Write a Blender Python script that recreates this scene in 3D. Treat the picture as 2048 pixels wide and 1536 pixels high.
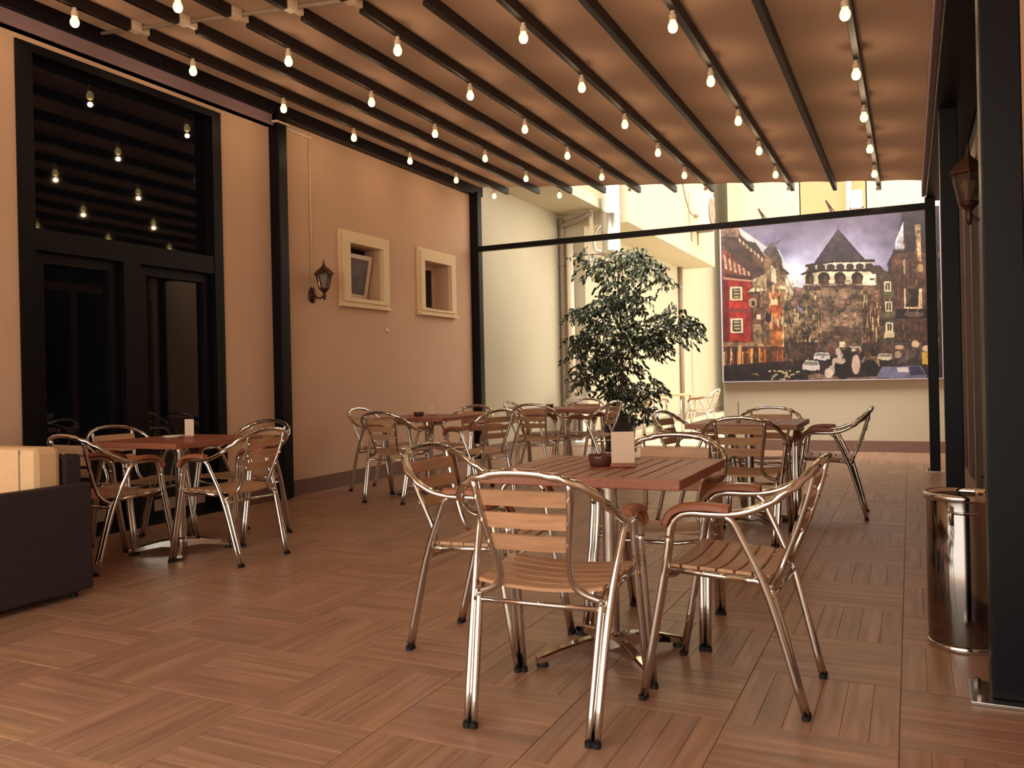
import bpy, bmesh, math, random
import numpy as np
from mathutils import Vector, Matrix

R = math.radians
for o in list(bpy.data.objects):
    bpy.data.objects.remove(o)
sc = bpy.context.scene
COL = sc.collection

# ------------------------------------------------------------------ camera
F = 1670.0; YAW = R(25.5); ROLL = 0.0215; H = 1.11; HY = 754.5
r0 = Vector((math.cos(YAW), math.sin(YAW), 0)); f0 = Vector((-math.sin(YAW), math.cos(YAW), 0)); u0 = Vector((0, 0, 1))
cr, sr = math.cos(ROLL), math.sin(ROLL)
right = r0 * cr - u0 * sr
up = u0 * cr + r0 * sr
cam_d = bpy.data.cameras.new('camera'); cam = bpy.data.objects.new('camera', cam_d); COL.objects.link(cam)
M = Matrix.Identity(4)
for i in range(3):
    M[i][0] = right[i]; M[i][1] = up[i]; M[i][2] = -f0[i]
M.translation = Vector((0, 0, H))
cam.matrix_world = M
cam_d.sensor_width = 36.0; cam_d.lens = 36.0 * F / 2048
cam_d.shift_y = -(768 - HY) / 2048.0
cam_d.clip_start = 0.05; cam_d.clip_end = 200
sc.camera = cam

# ------------------------------------------------------------------ world, light, exposure
w = bpy.data.worlds.new('sky'); sc.world = w; w.use_nodes = True
wn = w.node_tree; wn.nodes.clear()
wo = wn.nodes.new('ShaderNodeOutputWorld'); wb = wn.nodes.new('ShaderNodeBackground')
wb.inputs[0].default_value = (1.0, 0.93, 0.78, 1); wb.inputs[1].default_value = 2.0
wn.links.new(wb.outputs[0], wo.inputs[0])
sd = bpy.data.lights.new('hazy_sun', 'SUN'); sd.energy = 2.6; sd.angle = R(42); sd.color = (1.0, .95, .84)
sun = bpy.data.objects.new('hazy_sun', sd); COL.objects.link(sun); sun.location = (-1, -6, 12)
sun.rotation_euler = Vector((-.10, -1.0, 2.2)).to_track_quat('Z', 'Y').to_euler()
BULB_W = 1.05
vs = sc.view_settings
sc.display_settings.display_device = 'sRGB'
vs.view_transform = 'Standard'; vs.look = 'None'; vs.exposure = 0.92; vs.gamma = 1.0
try: vs.use_curve_mapping = False
except Exception: pass

# ------------------------------------------------------------------ materials
def s2l(c):
    c = c / 255.0
    return c / 12.92 if c <= 0.04045 else ((c + 0.055) / 1.055) ** 2.4
def rgb(*c): return tuple(s2l(v) for v in c) + (1,)

def mat(name, col, rough=0.6, metal=0.0, spec=0.5, noise=0.0, nscale=8.0, bump=0.0, bscale=60.0, coord='Object', stretch=None, rnd=0.0):
    m = bpy.data.materials.new(name); m.use_nodes = True
    nt = m.node_tree; b = nt.nodes['Principled BSDF']
    b.inputs['Base Color'].default_value = col
    b.inputs['Roughness'].default_value = rough; b.inputs['Metallic'].default_value = metal
    b.inputs['Specular IOR Level'].default_value = spec
    tc = nt.nodes.new('ShaderNodeTexCoord'); src = tc.outputs[coord]
    mp = nt.nodes.new('ShaderNodeMapping'); nt.links.new(src, mp.inputs[0])
    if stretch: mp.inputs['Scale'].default_value = stretch
    oi = None
    if rnd or stretch:
        oi = nt.nodes.new('ShaderNodeObjectInfo')
        mu = nt.nodes.new('ShaderNodeMath'); mu.operation = 'MULTIPLY'; mu.inputs[1].default_value = 37.0
        nt.links.new(oi.outputs['Random'], mu.inputs[0])
        cx = nt.nodes.new('ShaderNodeCombineXYZ')
        for k in range(3): nt.links.new(mu.outputs[0], cx.inputs[k])
        nt.links.new(cx.outputs[0], mp.inputs['Location'])
    if noise or rnd:
        hs = nt.nodes.new('ShaderNodeHueSaturation'); hs.inputs['Color'].default_value = col
        last = None
        if noise:
            n = nt.nodes.new('ShaderNodeTexNoise'); n.inputs['Scale'].default_value = nscale; n.inputs['Detail'].default_value = 5
            nt.links.new(mp.outputs[0], n.inputs['Vector'])
            mr = nt.nodes.new('ShaderNodeMapRange'); mr.inputs[1].default_value = 0.25; mr.inputs[2].default_value = 0.75
            mr.inputs[3].default_value = 1 - noise; mr.inputs[4].default_value = 1 + noise
            nt.links.new(n.outputs['Fac'], mr.inputs[0]); last = mr.outputs[0]
        if rnd:
            m2 = nt.nodes.new('ShaderNodeMapRange'); m2.inputs[3].default_value = 1 - rnd; m2.inputs[4].default_value = 1 + rnd
            nt.links.new(oi.outputs['Random'], m2.inputs[0])
            if last is not None:
                mm = nt.nodes.new('ShaderNodeMath'); mm.operation = 'MULTIPLY'
                nt.links.new(last, mm.inputs[0]); nt.links.new(m2.outputs[0], mm.inputs[1]); last = mm.outputs[0]
            else: last = m2.outputs[0]
        nt.links.new(last, hs.inputs['Value']); nt.links.new(hs.outputs[0], b.inputs['Base Color'])
    if bump:
        n2 = nt.nodes.new('ShaderNodeTexNoise'); n2.inputs['Scale'].default_value = bscale; n2.inputs['Detail'].default_value = 4
        nt.links.new(mp.outputs[0], n2.inputs['Vector'])
        bp = nt.nodes.new('ShaderNodeBump'); bp.inputs['Strength'].default_value = bump; bp.inputs['Distance'].default_value = 0.01
        nt.links.new(n2.outputs['Fac'], bp.inputs['Height']); nt.links.new(bp.outputs[0], b.inputs['Normal'])
    return m

def emis(name, col, s):
    m = bpy.data.materials.new(name); m.use_nodes = True
    b = m.node_tree.nodes['Principled BSDF']
    b.inputs['Base Color'].default_value = col
    b.inputs['Emission Color'].default_value = col; b.inputs['Emission Strength'].default_value = s
    return m

PLASTER = mat('wall_plaster', rgb(208, 172, 146), .85, noise=.04, nscale=1.5, bump=.12, bscale=140)  # peach tint holds warm interior light; the wall runs on paler into the courtyard
PLASTER_COURT = mat('courtyard_plaster', rgb(190, 179, 157), .85, noise=.03, nscale=1.2, bump=.1, bscale=120)
PLASTER_FAR = mat('far_plaster', rgb(172, 146, 108), .9, noise=.04)
FASCIA = mat('fascia_purple_grey', rgb(128, 104, 112), .6)
BASEB = mat('baseboard_stone', rgb(118, 88, 78), .5, noise=.12, nscale=14)
DARK = mat('dark_metal_paint', rgb(9, 6, 17), .42, spec=.2, noise=.1, nscale=6)
DARKBEAM = mat('dark_brown_beam', rgb(26, 14, 18), .5, spec=.3, noise=.15, nscale=9)
DARKDOOR = mat('door_frame_black', rgb(10, 6, 14), .45, spec=.2)
GLASSDK = mat('tinted_door_glass', rgb(10, 11, 20), .03, spec=.45)
GLASSGR = mat('grey_window_glass', rgb(104, 102, 112), .08, spec=.7)
FABRIC = mat('roof_fabric', rgb(172, 142, 122), .95, noise=.03, nscale=3, bump=.15, bscale=250)
_nt = FABRIC.node_tree; _b = _nt.nodes['Principled BSDF']; _o = _nt.nodes['Material Output']
_t = _nt.nodes.new('ShaderNodeBsdfTranslucent'); _t.inputs[0].default_value = (.95, .72, .56, 1)
_m = _nt.nodes.new('ShaderNodeMixShader'); _m.inputs[0].default_value = .08
_nt.links.new(_b.outputs[0], _m.inputs[1]); _nt.links.new(_t.outputs[0], _m.inputs[2]); _nt.links.new(_m.outputs[0], _o.inputs['Surface'])
WHITEP = mat('white_plastic', rgb(226, 208, 186), .4)
WHITECR = mat('cream_moulding', rgb(232, 208, 170), .6, noise=.03, nscale=5)
CHROME = mat('polished_aluminium', (.70, .68, .65, 1), .10, metal=1.0, noise=.05, nscale=30)
CHROMED = mat('dull_aluminium', (.60, .575, .55, 1), .24, metal=1.0, noise=.08, nscale=30)
STEEL = mat('polished_steel', (.26, .235, .235, 1), .12, metal=1.0, noise=.06, nscale=4)
GALV = mat('galvanised_duct', (.80, .80, .78, 1), .32, metal=1.0, noise=.08, nscale=12)
RUBBER = mat('black_rubber', rgb(22, 14, 20), .7, noise=.1)
SLAT = mat('ash_wood', rgb(182, 140, 108), .45, noise=.22, nscale=5, stretch=(1.2, 14, 14), rnd=.09, bump=.05, bscale=20)
ARMW = mat('stained_armrest_wood', rgb(150, 92, 66), .4, noise=.2, nscale=5, stretch=(14, 1.5, 14), rnd=.08)
TOPW = mat('reddish_table_wood', rgb(146, 88, 68), .42, noise=.16, nscale=5, stretch=(14, 1.2, 14), rnd=.07, bump=.05, bscale=20)
CARD = mat('paper_card', rgb(214, 190, 168), .8, noise=.02)
ASHT = mat('brown_pressed_glass', rgb(82, 44, 40), .12, spec=.8, noise=.2, nscale=40)
IRON = mat('bronze_lantern_metal', rgb(72, 44, 34), .42, metal=.5, noise=.25, nscale=30)
RATTAN = mat('dark_rattan', rgb(40, 26, 34), .65, noise=.35, nscale=90, bump=.6, bscale=160)
CUSH = mat('beige_cushion', rgb(222, 186, 146), .9, noise=.04, nscale=20, bump=.25, bscale=300)
POT = mat('dark_plant_pot', rgb(30, 32, 44), .45, noise=.1)
SOIL = mat('soil', rgb(50, 36, 28), .95, noise=.3, nscale=40)
BARK = mat('ficus_bark', rgb(96, 74, 60), .85, noise=.25, nscale=14, bump=.4, bscale=40)
GREYP = mat('grey_paint', rgb(150, 132, 118), .6, noise=.08)
PALEW = mat('pale_table_top', rgb(196, 164, 128), .6, noise=.1)
BRICKB = mat('dim_facade_brown', rgb(120, 92, 80), .45, noise=.1, nscale=5)
BULBM = emis('lit_bulb_glass', (1.0, .78, .34, 1), 1.2)
LAMPG = mat('clear_lantern_glass', rgb(150, 130, 112), .1, spec=.7)
LAMPG.node_tree.nodes['Principled BSDF'].inputs['Transmission Weight'].default_value = .9
GROUND = mat('courtyard_paving', rgb(206, 192, 166), .6, noise=.08, nscale=3)
GROUT = mat('floor_joint', rgb(128, 98, 82), .7)

# leaf
LEAF = bpy.data.materials.new('ficus_leaf'); LEAF.use_nodes = True
nt = LEAF.node_tree; b = nt.nodes['Principled BSDF']; b.inputs['Roughness'].default_value = .34
at = nt.nodes.new('ShaderNodeAttribute'); at.attribute_name = 'tint'; nt.links.new(at.outputs['Color'], b.inputs['Base Color'])
b.inputs['Specular IOR Level'].default_value = .6

# floor tile material (colour by per-strip attribute + streaks along local Y)
TILE = bpy.data.materials.new('wood_look_tile'); TILE.use_nodes = True
nt = TILE.node_tree; b = nt.nodes['Principled BSDF']
at = nt.nodes.new('ShaderNodeAttribute'); at.attribute_name = 'tint'
tc = nt.nodes.new('ShaderNodeTexCoord'); mp = nt.nodes.new('ShaderNodeMapping'); mp.inputs['Scale'].default_value = (22, 1.3, 1)
oi = nt.nodes.new('ShaderNodeObjectInfo'); mu = nt.nodes.new('ShaderNodeMath'); mu.operation = 'MULTIPLY'; mu.inputs[1].default_value = 53
nt.links.new(oi.outputs['Random'], mu.inputs[0]); cx = nt.nodes.new('ShaderNodeCombineXYZ')
nt.links.new(mu.outputs[0], cx.inputs[0]); nt.links.new(mu.outputs[0], cx.inputs[1]); nt.links.new(cx.outputs[0], mp.inputs['Location'])
nt.links.new(tc.outputs['Object'], mp.inputs[0])
no = nt.nodes.new('ShaderNodeTexNoise'); no.inputs['Scale'].default_value = 1.6; no.inputs['Detail'].default_value = 6; nt.links.new(mp.outputs[0], no.inputs['Vector'])
cr_ = nt.nodes.new('ShaderNodeValToRGB'); nt.links.new(no.outputs['Fac'], cr_.inputs[0])
cr_.color_ramp.elements[0].position = .30; cr_.color_ramp.elements[0].color = rgb(140, 108, 90)
cr_.color_ramp.elements[1].position = .72; cr_.color_ramp.elements[1].color = rgb(178, 138, 112)
mx = nt.nodes.new('ShaderNodeMixRGB'); mx.blend_type = 'MULTIPLY'; mx.inputs[0].default_value = 1
nt.links.new(cr_.outputs[0], mx.inputs[1]); nt.links.new(at.outputs['Color'], mx.inputs[2]); nt.links.new(mx.outputs[0], b.inputs['Base Color'])
mr = nt.nodes.new('ShaderNodeMapRange'); mr.inputs[3].default_value = .42; mr.inputs[4].default_value = .30
nt.links.new(no.outputs['Fac'], mr.inputs[0]); nt.links.new(mr.outputs[0], b.inputs['Roughness'])
b.inputs['Specular IOR Level'].default_value = .45

# ------------------------------------------------------------------ helpers
def bm_new(): return bmesh.new()
def link(name, bm, m, parent=None, smooth=False, mats=None):
    me = bpy.data.meshes.new(name); bm.to_mesh(me); bm.free()
    if mats:
        for q in mats: me.materials.append(q)
    else: me.materials.append(m)
    if smooth:
        me.polygons.foreach_set('use_smooth', [True] * len(me.polygons))
    o = bpy.data.objects.new(name, me); COL.objects.link(o)
    if parent: o.parent = parent
    return o
def tag(o, label=None, cat=None, group=None, kind=None):
    if label: o['label'] = label
    if cat: o['category'] = cat
    if group: o['group'] = group
    if kind: o['kind'] = kind
    return o
def empty(name, loc=(0, 0, 0), rz=0.0):
    o = bpy.data.objects.new(name, None); COL.objects.link(o); o.location = loc; o.rotation_euler = (0, 0, rz)
    o.empty_display_size = .1
    return o
def struct(name, bm, m, parent=None, **k):
    o = link(name, bm, m, parent, **k)
    if not parent: o['kind'] = 'structure'
    return o
def box(bm, x0, x1, y0, y1, z0, z1, bev=0.0, mi=0):
    vs_ = [bm.verts.new(p) for p in ((x0, y0, z0), (x1, y0, z0), (x1, y1, z0), (x0, y1, z0), (x0, y0, z1), (x1, y0, z1), (x1, y1, z1), (x0, y1, z1))]
    fs = [bm.faces.new([vs_[i] for i in q]) for q in ((0, 3, 2, 1), (4, 5, 6, 7), (0, 1, 5, 4), (1, 2, 6, 5), (2, 3, 7, 6), (3, 0, 4, 7))]
    for f_ in fs: f_.material_index = mi
    if bev > 0:
        es = list({e for f_ in fs for e in f_.edges})
        bmesh.ops.bevel(bm, geom=es, offset=bev, segments=2, profile=.5, affect='EDGES')
def cyl(bm, p, r1, h, r2=None, n=24):
    r2 = r1 if r2 is None else r2
    res = bmesh.ops.create_cone(bm, cap_ends=True, segments=n, radius1=r1, radius2=r2, depth=h)
    bmesh.ops.translate(bm, verts=res['verts'], vec=(p[0], p[1], p[2] + h / 2))
def lathe(bm, prof, n=32, c=(0, 0), mi=0):
    rings = []
    for r_, z in prof:
        if r_ < 1e-5: rings.append([bm.verts.new((c[0], c[1], z))])
        else: rings.append([bm.verts.new((c[0] + r_ * math.cos(2 * math.pi * k / n), c[1] + r_ * math.sin(2 * math.pi * k / n), z)) for k in range(n)])
    for a, b_ in zip(rings, rings[1:]):
        for k in range(n):
            k2 = (k + 1) % n
            if len(a) == 1 and len(b_) == 1: continue
            if len(a) == 1: f_ = bm.faces.new((a[0], b_[k2], b_[k]))
            elif len(b_) == 1: f_ = bm.faces.new((a[k], a[k2], b_[0]))
            else: f_ = bm.faces.new((a[k], a[k2], b_[k2], b_[k]))
            f_.material_index = mi
def catmull(P, sub=5):
    P = [Vector(p) for p in P]; out = []
    Q = [P[0] * 2 - P[1]] + P + [P[-1] * 2 - P[-2]]
    for i in range(1, len(Q) - 2):
        a, b_, c, d = Q[i - 1], Q[i], Q[i + 1], Q[i + 2]
        for k in range(sub):
            t = k / sub
            out.append(.5 * ((2 * b_) + (c - a) * t + (2 * a - 5 * b_ + 4 * c - d) * t * t + (3 * b_ - a - 3 * c + d) * t ** 3))
    out.append(P[-1]); return out
def tube(bm, pts, r, n=10, twist=None, cap=True, radii=None):
    """sweep; twist(i/N) -> (amount, phase) makes a two-strand twisted rope section"""
    pts = [Vector(p) for p in pts]; N = len(pts)
    tg = []
    for i in range(N):
        d = pts[min(i + 1, N - 1)] - pts[max(i - 1, 0)]; tg.append(d.normalized())
    nrm = tg[0].cross(Vector((0.13, 0.31, 1))).normalized()
    if nrm.length < .1: nrm = Vector((1, 0, 0))
    rings = []
    for i in range(N):
        nrm = (nrm - tg[i] * nrm.dot(tg[i])).normalized(); bi = tg[i].cross(nrm)
        rr = radii[i] if radii else r
        amt, ph = twist(i / (N - 1)) if twist else (0, 0)
        ring = []
        for k in range(n):
            a = 2 * math.pi * k / n
            q = rr * (1 + amt * math.cos(2 * (a - ph)))
            ring.append(bm.verts.new(pts[i] + nrm * (q * math.cos(a)) + bi * (q * math.sin(a))))
        rings.append(ring)
    for A, B in zip(rings, rings[1:]):
        for k in range(n):
            bm.faces.new((A[k], A[(k + 1) % n], B[(k + 1) % n], B[k]))
    if cap:
        bm.faces.new(list(reversed(rings[0]))); bm.faces.new(rings[-1])
def children_of(o): return CH.get(o.name, [c for c in bpy.data.objects if c.parent == o])
CH = {}
def copy_tree(o, parent=None):
    c = o.copy(); COL.objects.link(c)
    if parent: c.parent = parent
    kids = CH[o.name] if o.name in CH else [q for q in bpy.data.objects if q.parent == o]
    CH[o.name] = kids
    for k in kids: copy_tree(k, c)
    return c
def slopez(x): return 3.75 - (x + 5.43) * 0.1025         # underside of the roof fabric
def prj(x, y, z):
    c, s = math.cos(YAW), math.sin(YAW); D = -s * x + c * y; q = c * x + s * y
    u = F * q / D; v = -F * (z - H) / D
    return 1024 + u * cr + v * sr, HY - u * sr + v * cr

# ================================================================== SETTING
# ---- floor with basket-weave tiles
bm = bm_new(); box(bm, -5.60, .62, -3.2, 12.70, -.12, -.003)
floor = struct('floor', bm, GROUT)
rng = random.Random(5)
def tile_mesh(seed):
    rg = random.Random(seed); bm = bm_new(); lay = bm.loops.layers.float_color.new('tint')
    n = 6; S = .498; wd = S / n
    for k in range(n):
        x0 = -S / 2 + k * wd + .0004; x1 = x0 + wd - .0008; y0, y1 = -S / 2, S / 2
        t = rg.uniform(.88, 1.10); g = (t, t * rg.uniform(.95, 1.02), t * rg.uniform(.93, 1.04), 1)
        zt = -rg.uniform(0, .0006); e = .0012
        a = [bm.verts.new((x, y, zt)) for x, y in ((x0 + e, y0 + e), (x1 - e, y0 + e), (x1 - e, y1 - e), (x0 + e, y1 - e))]
        b2 = [bm.verts.new((x, y, zt - .0010)) for x, y in ((x0, y0), (x1, y0), (x1, y1), (x0, y1))]
        fs = [bm.faces.new(a)] + [bm.faces.new((b2[i], b2[(i + 1) % 4], a[(i + 1) % 4], a[i])) for i in range(4)]
        c3 = [bm.verts.new((v.co.x, v.co.y, -.0035)) for v in b2]
        fs += [bm.faces.new((c3[i], c3[(i + 1) % 4], b2[(i + 1) % 4], b2[i])) for i in range(4)]
        for f_ in fs:
            for l in f_.loops: l[lay] = g
    me = bpy.data.meshes.new('tile'); bm.to_mesh(me); bm.free(); me.materials.append(TILE); return me
TM = [tile_mesh(s) for s in range(9)]
cnt = 0
for j in range(-1, 21):
    for i in range(-11, 2):
        cxx = -.05 + i * .5 - .25; cyy = 2.19 + j * .5 - .25
        if cyy > 12.7: continue
        o = bpy.data.objects.new('tile', rng.choice(TM)); COL.objects.link(o); o.parent = floor
        # tile with vertical strips at x in (-.55,-.05), y in (2.69,3.19)
        vert = (i + j) % 2 == 0
        o.location = (cxx, cyy, 0); o.rotation_euler = (0, 0, (0 if vert else R(90)) + rng.choice((0, math.pi)))
        cnt += 1
bm = bm_new()
lay = bm.loops.layers.float_color.new('tint')
# rest of the tiling (nearer than the frame), joined
for j in range(-9, -1):
    for i in range(-11, 2):
        cxx = -.05 + i * .5 - .25; cyy = 2.19 + j * .5 - .25
        n0 = len(bm.faces); box(bm, cxx - .2485, cxx + .2485, cyy - .2485, cyy + .2485, -.0035, 0)
        bm.faces.ensure_lookup_table()
        t = rng.uniform(.9, 1.1)
        for f_ in bm.faces[n0:]:
            for l in f_.loops: l[lay] = (t, t, t, 1)
o = link('tile_field', bm, TILE, floor); o['kind'] = 'stuff'
bm = bm_new(); box(bm, -12, 8, 12.70, 40, -.12, -.002); box(bm, -12, 8, -18, -3.2, -.12, -.004); box(bm, .70, 8, -3.2, 12.7, -.12, -.004)
o = struct('floor', bm, GROUND); o.name = 'floor_courtyard'

# ---- left wall with openings (door Y 3.67-5.53, two niches)
WX = -5.43; WB = -5.80
bm = bm_new()
def wseg(y0, y1, z0, z1): box(bm, WB, WX, y0, y1, z0, z1)
ZT = 3.88
wseg(-1.4, 3.67, 0, ZT); wseg(3.67, 5.53, 3.48, ZT); wseg(5.53, 7.33, 0, ZT)
wseg(7.33, 7.95, 0, 2.0); wseg(7.33, 7.95, 2.59, ZT); wseg(7.95, 8.85, 0, ZT)
wseg(8.85, 9.51, 0, 1.985); wseg(8.85, 9.51, 2.58, ZT); wseg(9.51, 10.3, 0, ZT)
struct('wall_left', bm, PLASTER)
bm = bm_new(); box(bm, WB, WX, 10.3, 13.42, 0, ZT); box(bm, WB, WX, 10.3, 13.42, ZT, 7.5)
struct('wall_left_courtyard', bm, PLASTER_COURT)['label'] = 'pale courtyard stretch of the left wall beyond the pergola'
bm = bm_new(); box(bm, WX, WX + .07, -1.4, 6.13, 3.52, 3.70); box(bm, WX, WX + .085, -1.4, 6.13, 3.52, 3.535)
struct('trim_1', bm, FASCIA)  # lintel strip; its dark purple-grey includes the shade at the wall top
# baseboards
def bboard(name, x0, x1, y0, y1, h=.15):
    bm = bm_new(); box(bm, x0, x1, y0, y1, 0, h - .012); box(bm, x0 - .002 if x1 - x0 < .05 else x0, x1 + .002, y0, y1, h - .012, h)
    return struct(name, bm, BASEB)
bboard('baseboard_left', WX, WX + .014, -1.4, 3.60); bboard('baseboard_left', WX, WX + .014, 5.60, 13.40)
bboard('baseboard_back', -2.46, .52, 12.286, 12.30, .145)

# back-left jog, receding bright wall, overhang, soffit
bm = bm_new(); box(bm, WX - .3, -4.98, 13.42, 13.7, 0, 7.5)
struct('wall_back_left', bm, PLASTER_COURT)
bm = bm_new(); box(bm, -5.3, -4.98, 13.7, 27, 0, 9)
struct('wall_receding', bm, PLASTER_COURT)['label'] = 'courtyard wall running back behind the potted tree'
bm = bm_new(); box(bm, -4.98, -4.96, 13.72, 27, 0, .15); struct('baseboard_receding', bm, GREYP)
bm = bm_new(); box(bm, -4.98, -4.20, 13.42, 20.3, 3.66, 8.2)
struct('upper_storey_overhang', bm, PLASTER_COURT)['label'] = 'plain plastered upper storey jutting over the courtyard passage'
bm = bm_new(); box(bm, WX, -4.60, 10.36, 13.42, 3.88, 4.05)
struct('ceiling_soffit', bm, PLASTER_COURT)['label'] = 'plaster soffit over the left wall beyond the pergola'
# poster wall
bm = bm_new(); box(bm, -2.46, 1.2, 12.30, 12.55, 0, 3.22); box(bm, -2.46, 1.2, 12.30, 12.58, 3.22, 3.25)
struct('wall_back', bm, PLASTER_COURT)
# wall behind the camera side right
bm = bm_new(); box(bm, .46, .70, -1.4, 4.55, 0, 3.3); box(bm, .46, .70, 10.0, 12.30, 0, 3.3)
struct('wall_right', bm, PLASTER)
bboard('baseboard_right', .446, .46, -1.4, 4.5)
# far buildings above the back wall
def bldg(label, x0, x1, y0, y1, z1, m, wins):
    e = empty('building', ((x0 + x1) / 2, (y0 + y1) / 2, 0)); tag(e, label, 'building')
    bm = bm_new(); box(bm, x0 - e.location.x, x1 - e.location.x, y0 - e.location.y, y1 - e.location.y, 0, z1)
    link('facade', bm, m, e)
    for (wx, wz, ww, wh) in wins:
        bm = bm_new(); X = wx - e.location.x; Y = y0 - e.location.y
        box(bm, X, X + ww, Y - .05, Y + .02, wz, wz + wh); f_ = link('window', bm, WHITEP, e)
        bm = bm_new(); box(bm, X + .08, X + ww - .08, Y - .06, Y - .04, wz + .08, wz + wh - .08); link('pane', bm, GLASSGR, f_)
    bm = bm_new(); box(bm, x0 - e.location.x, x1 - e.location.x, y0 - e.location.y - .15, y1 - e.location.y, z1, z1 + .12); link('cornice', bm, m, e)
    return e
bldg('light beige building beyond the back wall, left of the darker one', -4.5, -2.60, 23.6, 30, 10, PLASTER_COURT, [(-4.0, 3.2, .8, 1.4), (-4.0, 7.6, .8, 1.2)])
bldg('darker tan building beyond the back wall', -2.57, -.96, 23.6, 30, 11, PLASTER_FAR, [(-2.3, 2.6, .8, 1.4), (-2.3, 8.2, .8, 1.2)])
bldg('pale building at the right beyond the back wall', -.93, 5.5, 23.6, 30, 9, PLASTER_COURT, [(.8, 2.4, .9, 1.5), (3.0, 2.4, .9, 1.5)])
# pipes beside the buildings
bm = bm_new(); cyl(bm, (-1.35, 23.3, 0), .07, 10, n=12)
for z in (3, 5, 7, 9): cyl(bm, (-1.35, 23.3, z), .09, .08, n=12)
tag(link('drainpipe', bm, WHITEP, smooth=False), 'white downpipe on the tan building above the poster', 'pipe')

# ---- right facade (dark glazed shop front)
fac = empty('glazed_shopfront', (.46, 7.3, 0)); tag(fac, 'dark glazed shopfront with brown frames along the right side', 'shopfront')
def fbx(nm, x0, x1, y0, y1, z0, z1, m, par=fac):
    bm = bm_new(); box(bm, x0, x1, y0 - 7.3, y1 - 7.3, z0, z1); return link(nm, bm, m, par)
fbx('sill', -.03, .12, 4.55, 10.0, 0, .22, BRICKB); fbx('header', -.03, .12, 4.55, 10.0, 2.55, 2.68, BRICKB)
fbx('upper_panel', .0, .06, 4.55, 10.0, 2.68, 3.3, DARKDOOR)
ys = [4.55, 5.35, 6.15, 6.95, 7.75, 8.55, 9.35, 9.95]
for a in ys: fbx('mullion', -.04, .06, a, a + .09, .22, 2.55, BRICKB)
for a, c in zip(ys, ys[1:]):
    fr = fbx('window_frame', -.01, .04, a + .09, c, .22, .32, DARKDOOR); fbx('glass_pane', .01, .02, a + .09, c, .32, 2.55, GLASSDK, fr)

# ---- door in the left wall
bm = bm_new(); box(bm, WB, WX, 3.67, 5.53, 0, .018); struct('trim_2', bm, DARKDOOR)
door = empty('door_1', (WX, 4.6, 0)); door['kind'] = 'structure'; door['label'] = 'tall black framed glass door with transom in the left wall'
def dbx(nm, x0, x1, y0, y1, z0, z1, m, par=door, bev=0):
    bm = bm_new(); box(bm, x0, x1, y0 - 4.6, y1 - 4.6, z0, z1, bev); return link(nm, bm, m, par)
dbx('jamb', -.16, .015, 3.67, 3.79, 0, 3.48, DARKDOOR); dbx('jamb', -.16, .015, 5.43, 5.53, 0, 3.48, DARKDOOR)
dbx('head', -.16, .015, 3.79, 5.43, 3.42, 3.48, DARKDOOR); dbx('transom', -.16, .01, 3.79, 5.43, 2.06, 2.21, DARKDOOR)
dbx('mullion', -.14, .01, 4.50, 4.66, 0, 2.06, DARKDOOR)
g_ = dbx('glass_pane', -.10, -.09, 3.79, 5.43, 2.21, 3.42, GLASSDK)
for (a, c) in ((3.79, 4.50), (4.66, 5.43)):
    lf = dbx('door_leaf', -.12, -.04, a, a + .09, .02, 2.06, DARKDOOR)
    dbx('stile', -.12, -.04, c - .09, c, .02, 2.06, DARKDOOR, lf); dbx('rail', -.12, -.04, a + .09, c - .09, 1.98, 2.06, DARKDOOR, lf)
    dbx('rail', -.12, -.04, a + .09, c - .09, .02, .26, DARKDOOR, lf); dbx('glass_pane', -.09, -.08, a + .09, c - .09, .26, 1.98, GLASSDK, lf)
    dbx('kick_strip', -.04, -.036, a + .12, c - .12, .1, .19, GREYP, lf)

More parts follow.
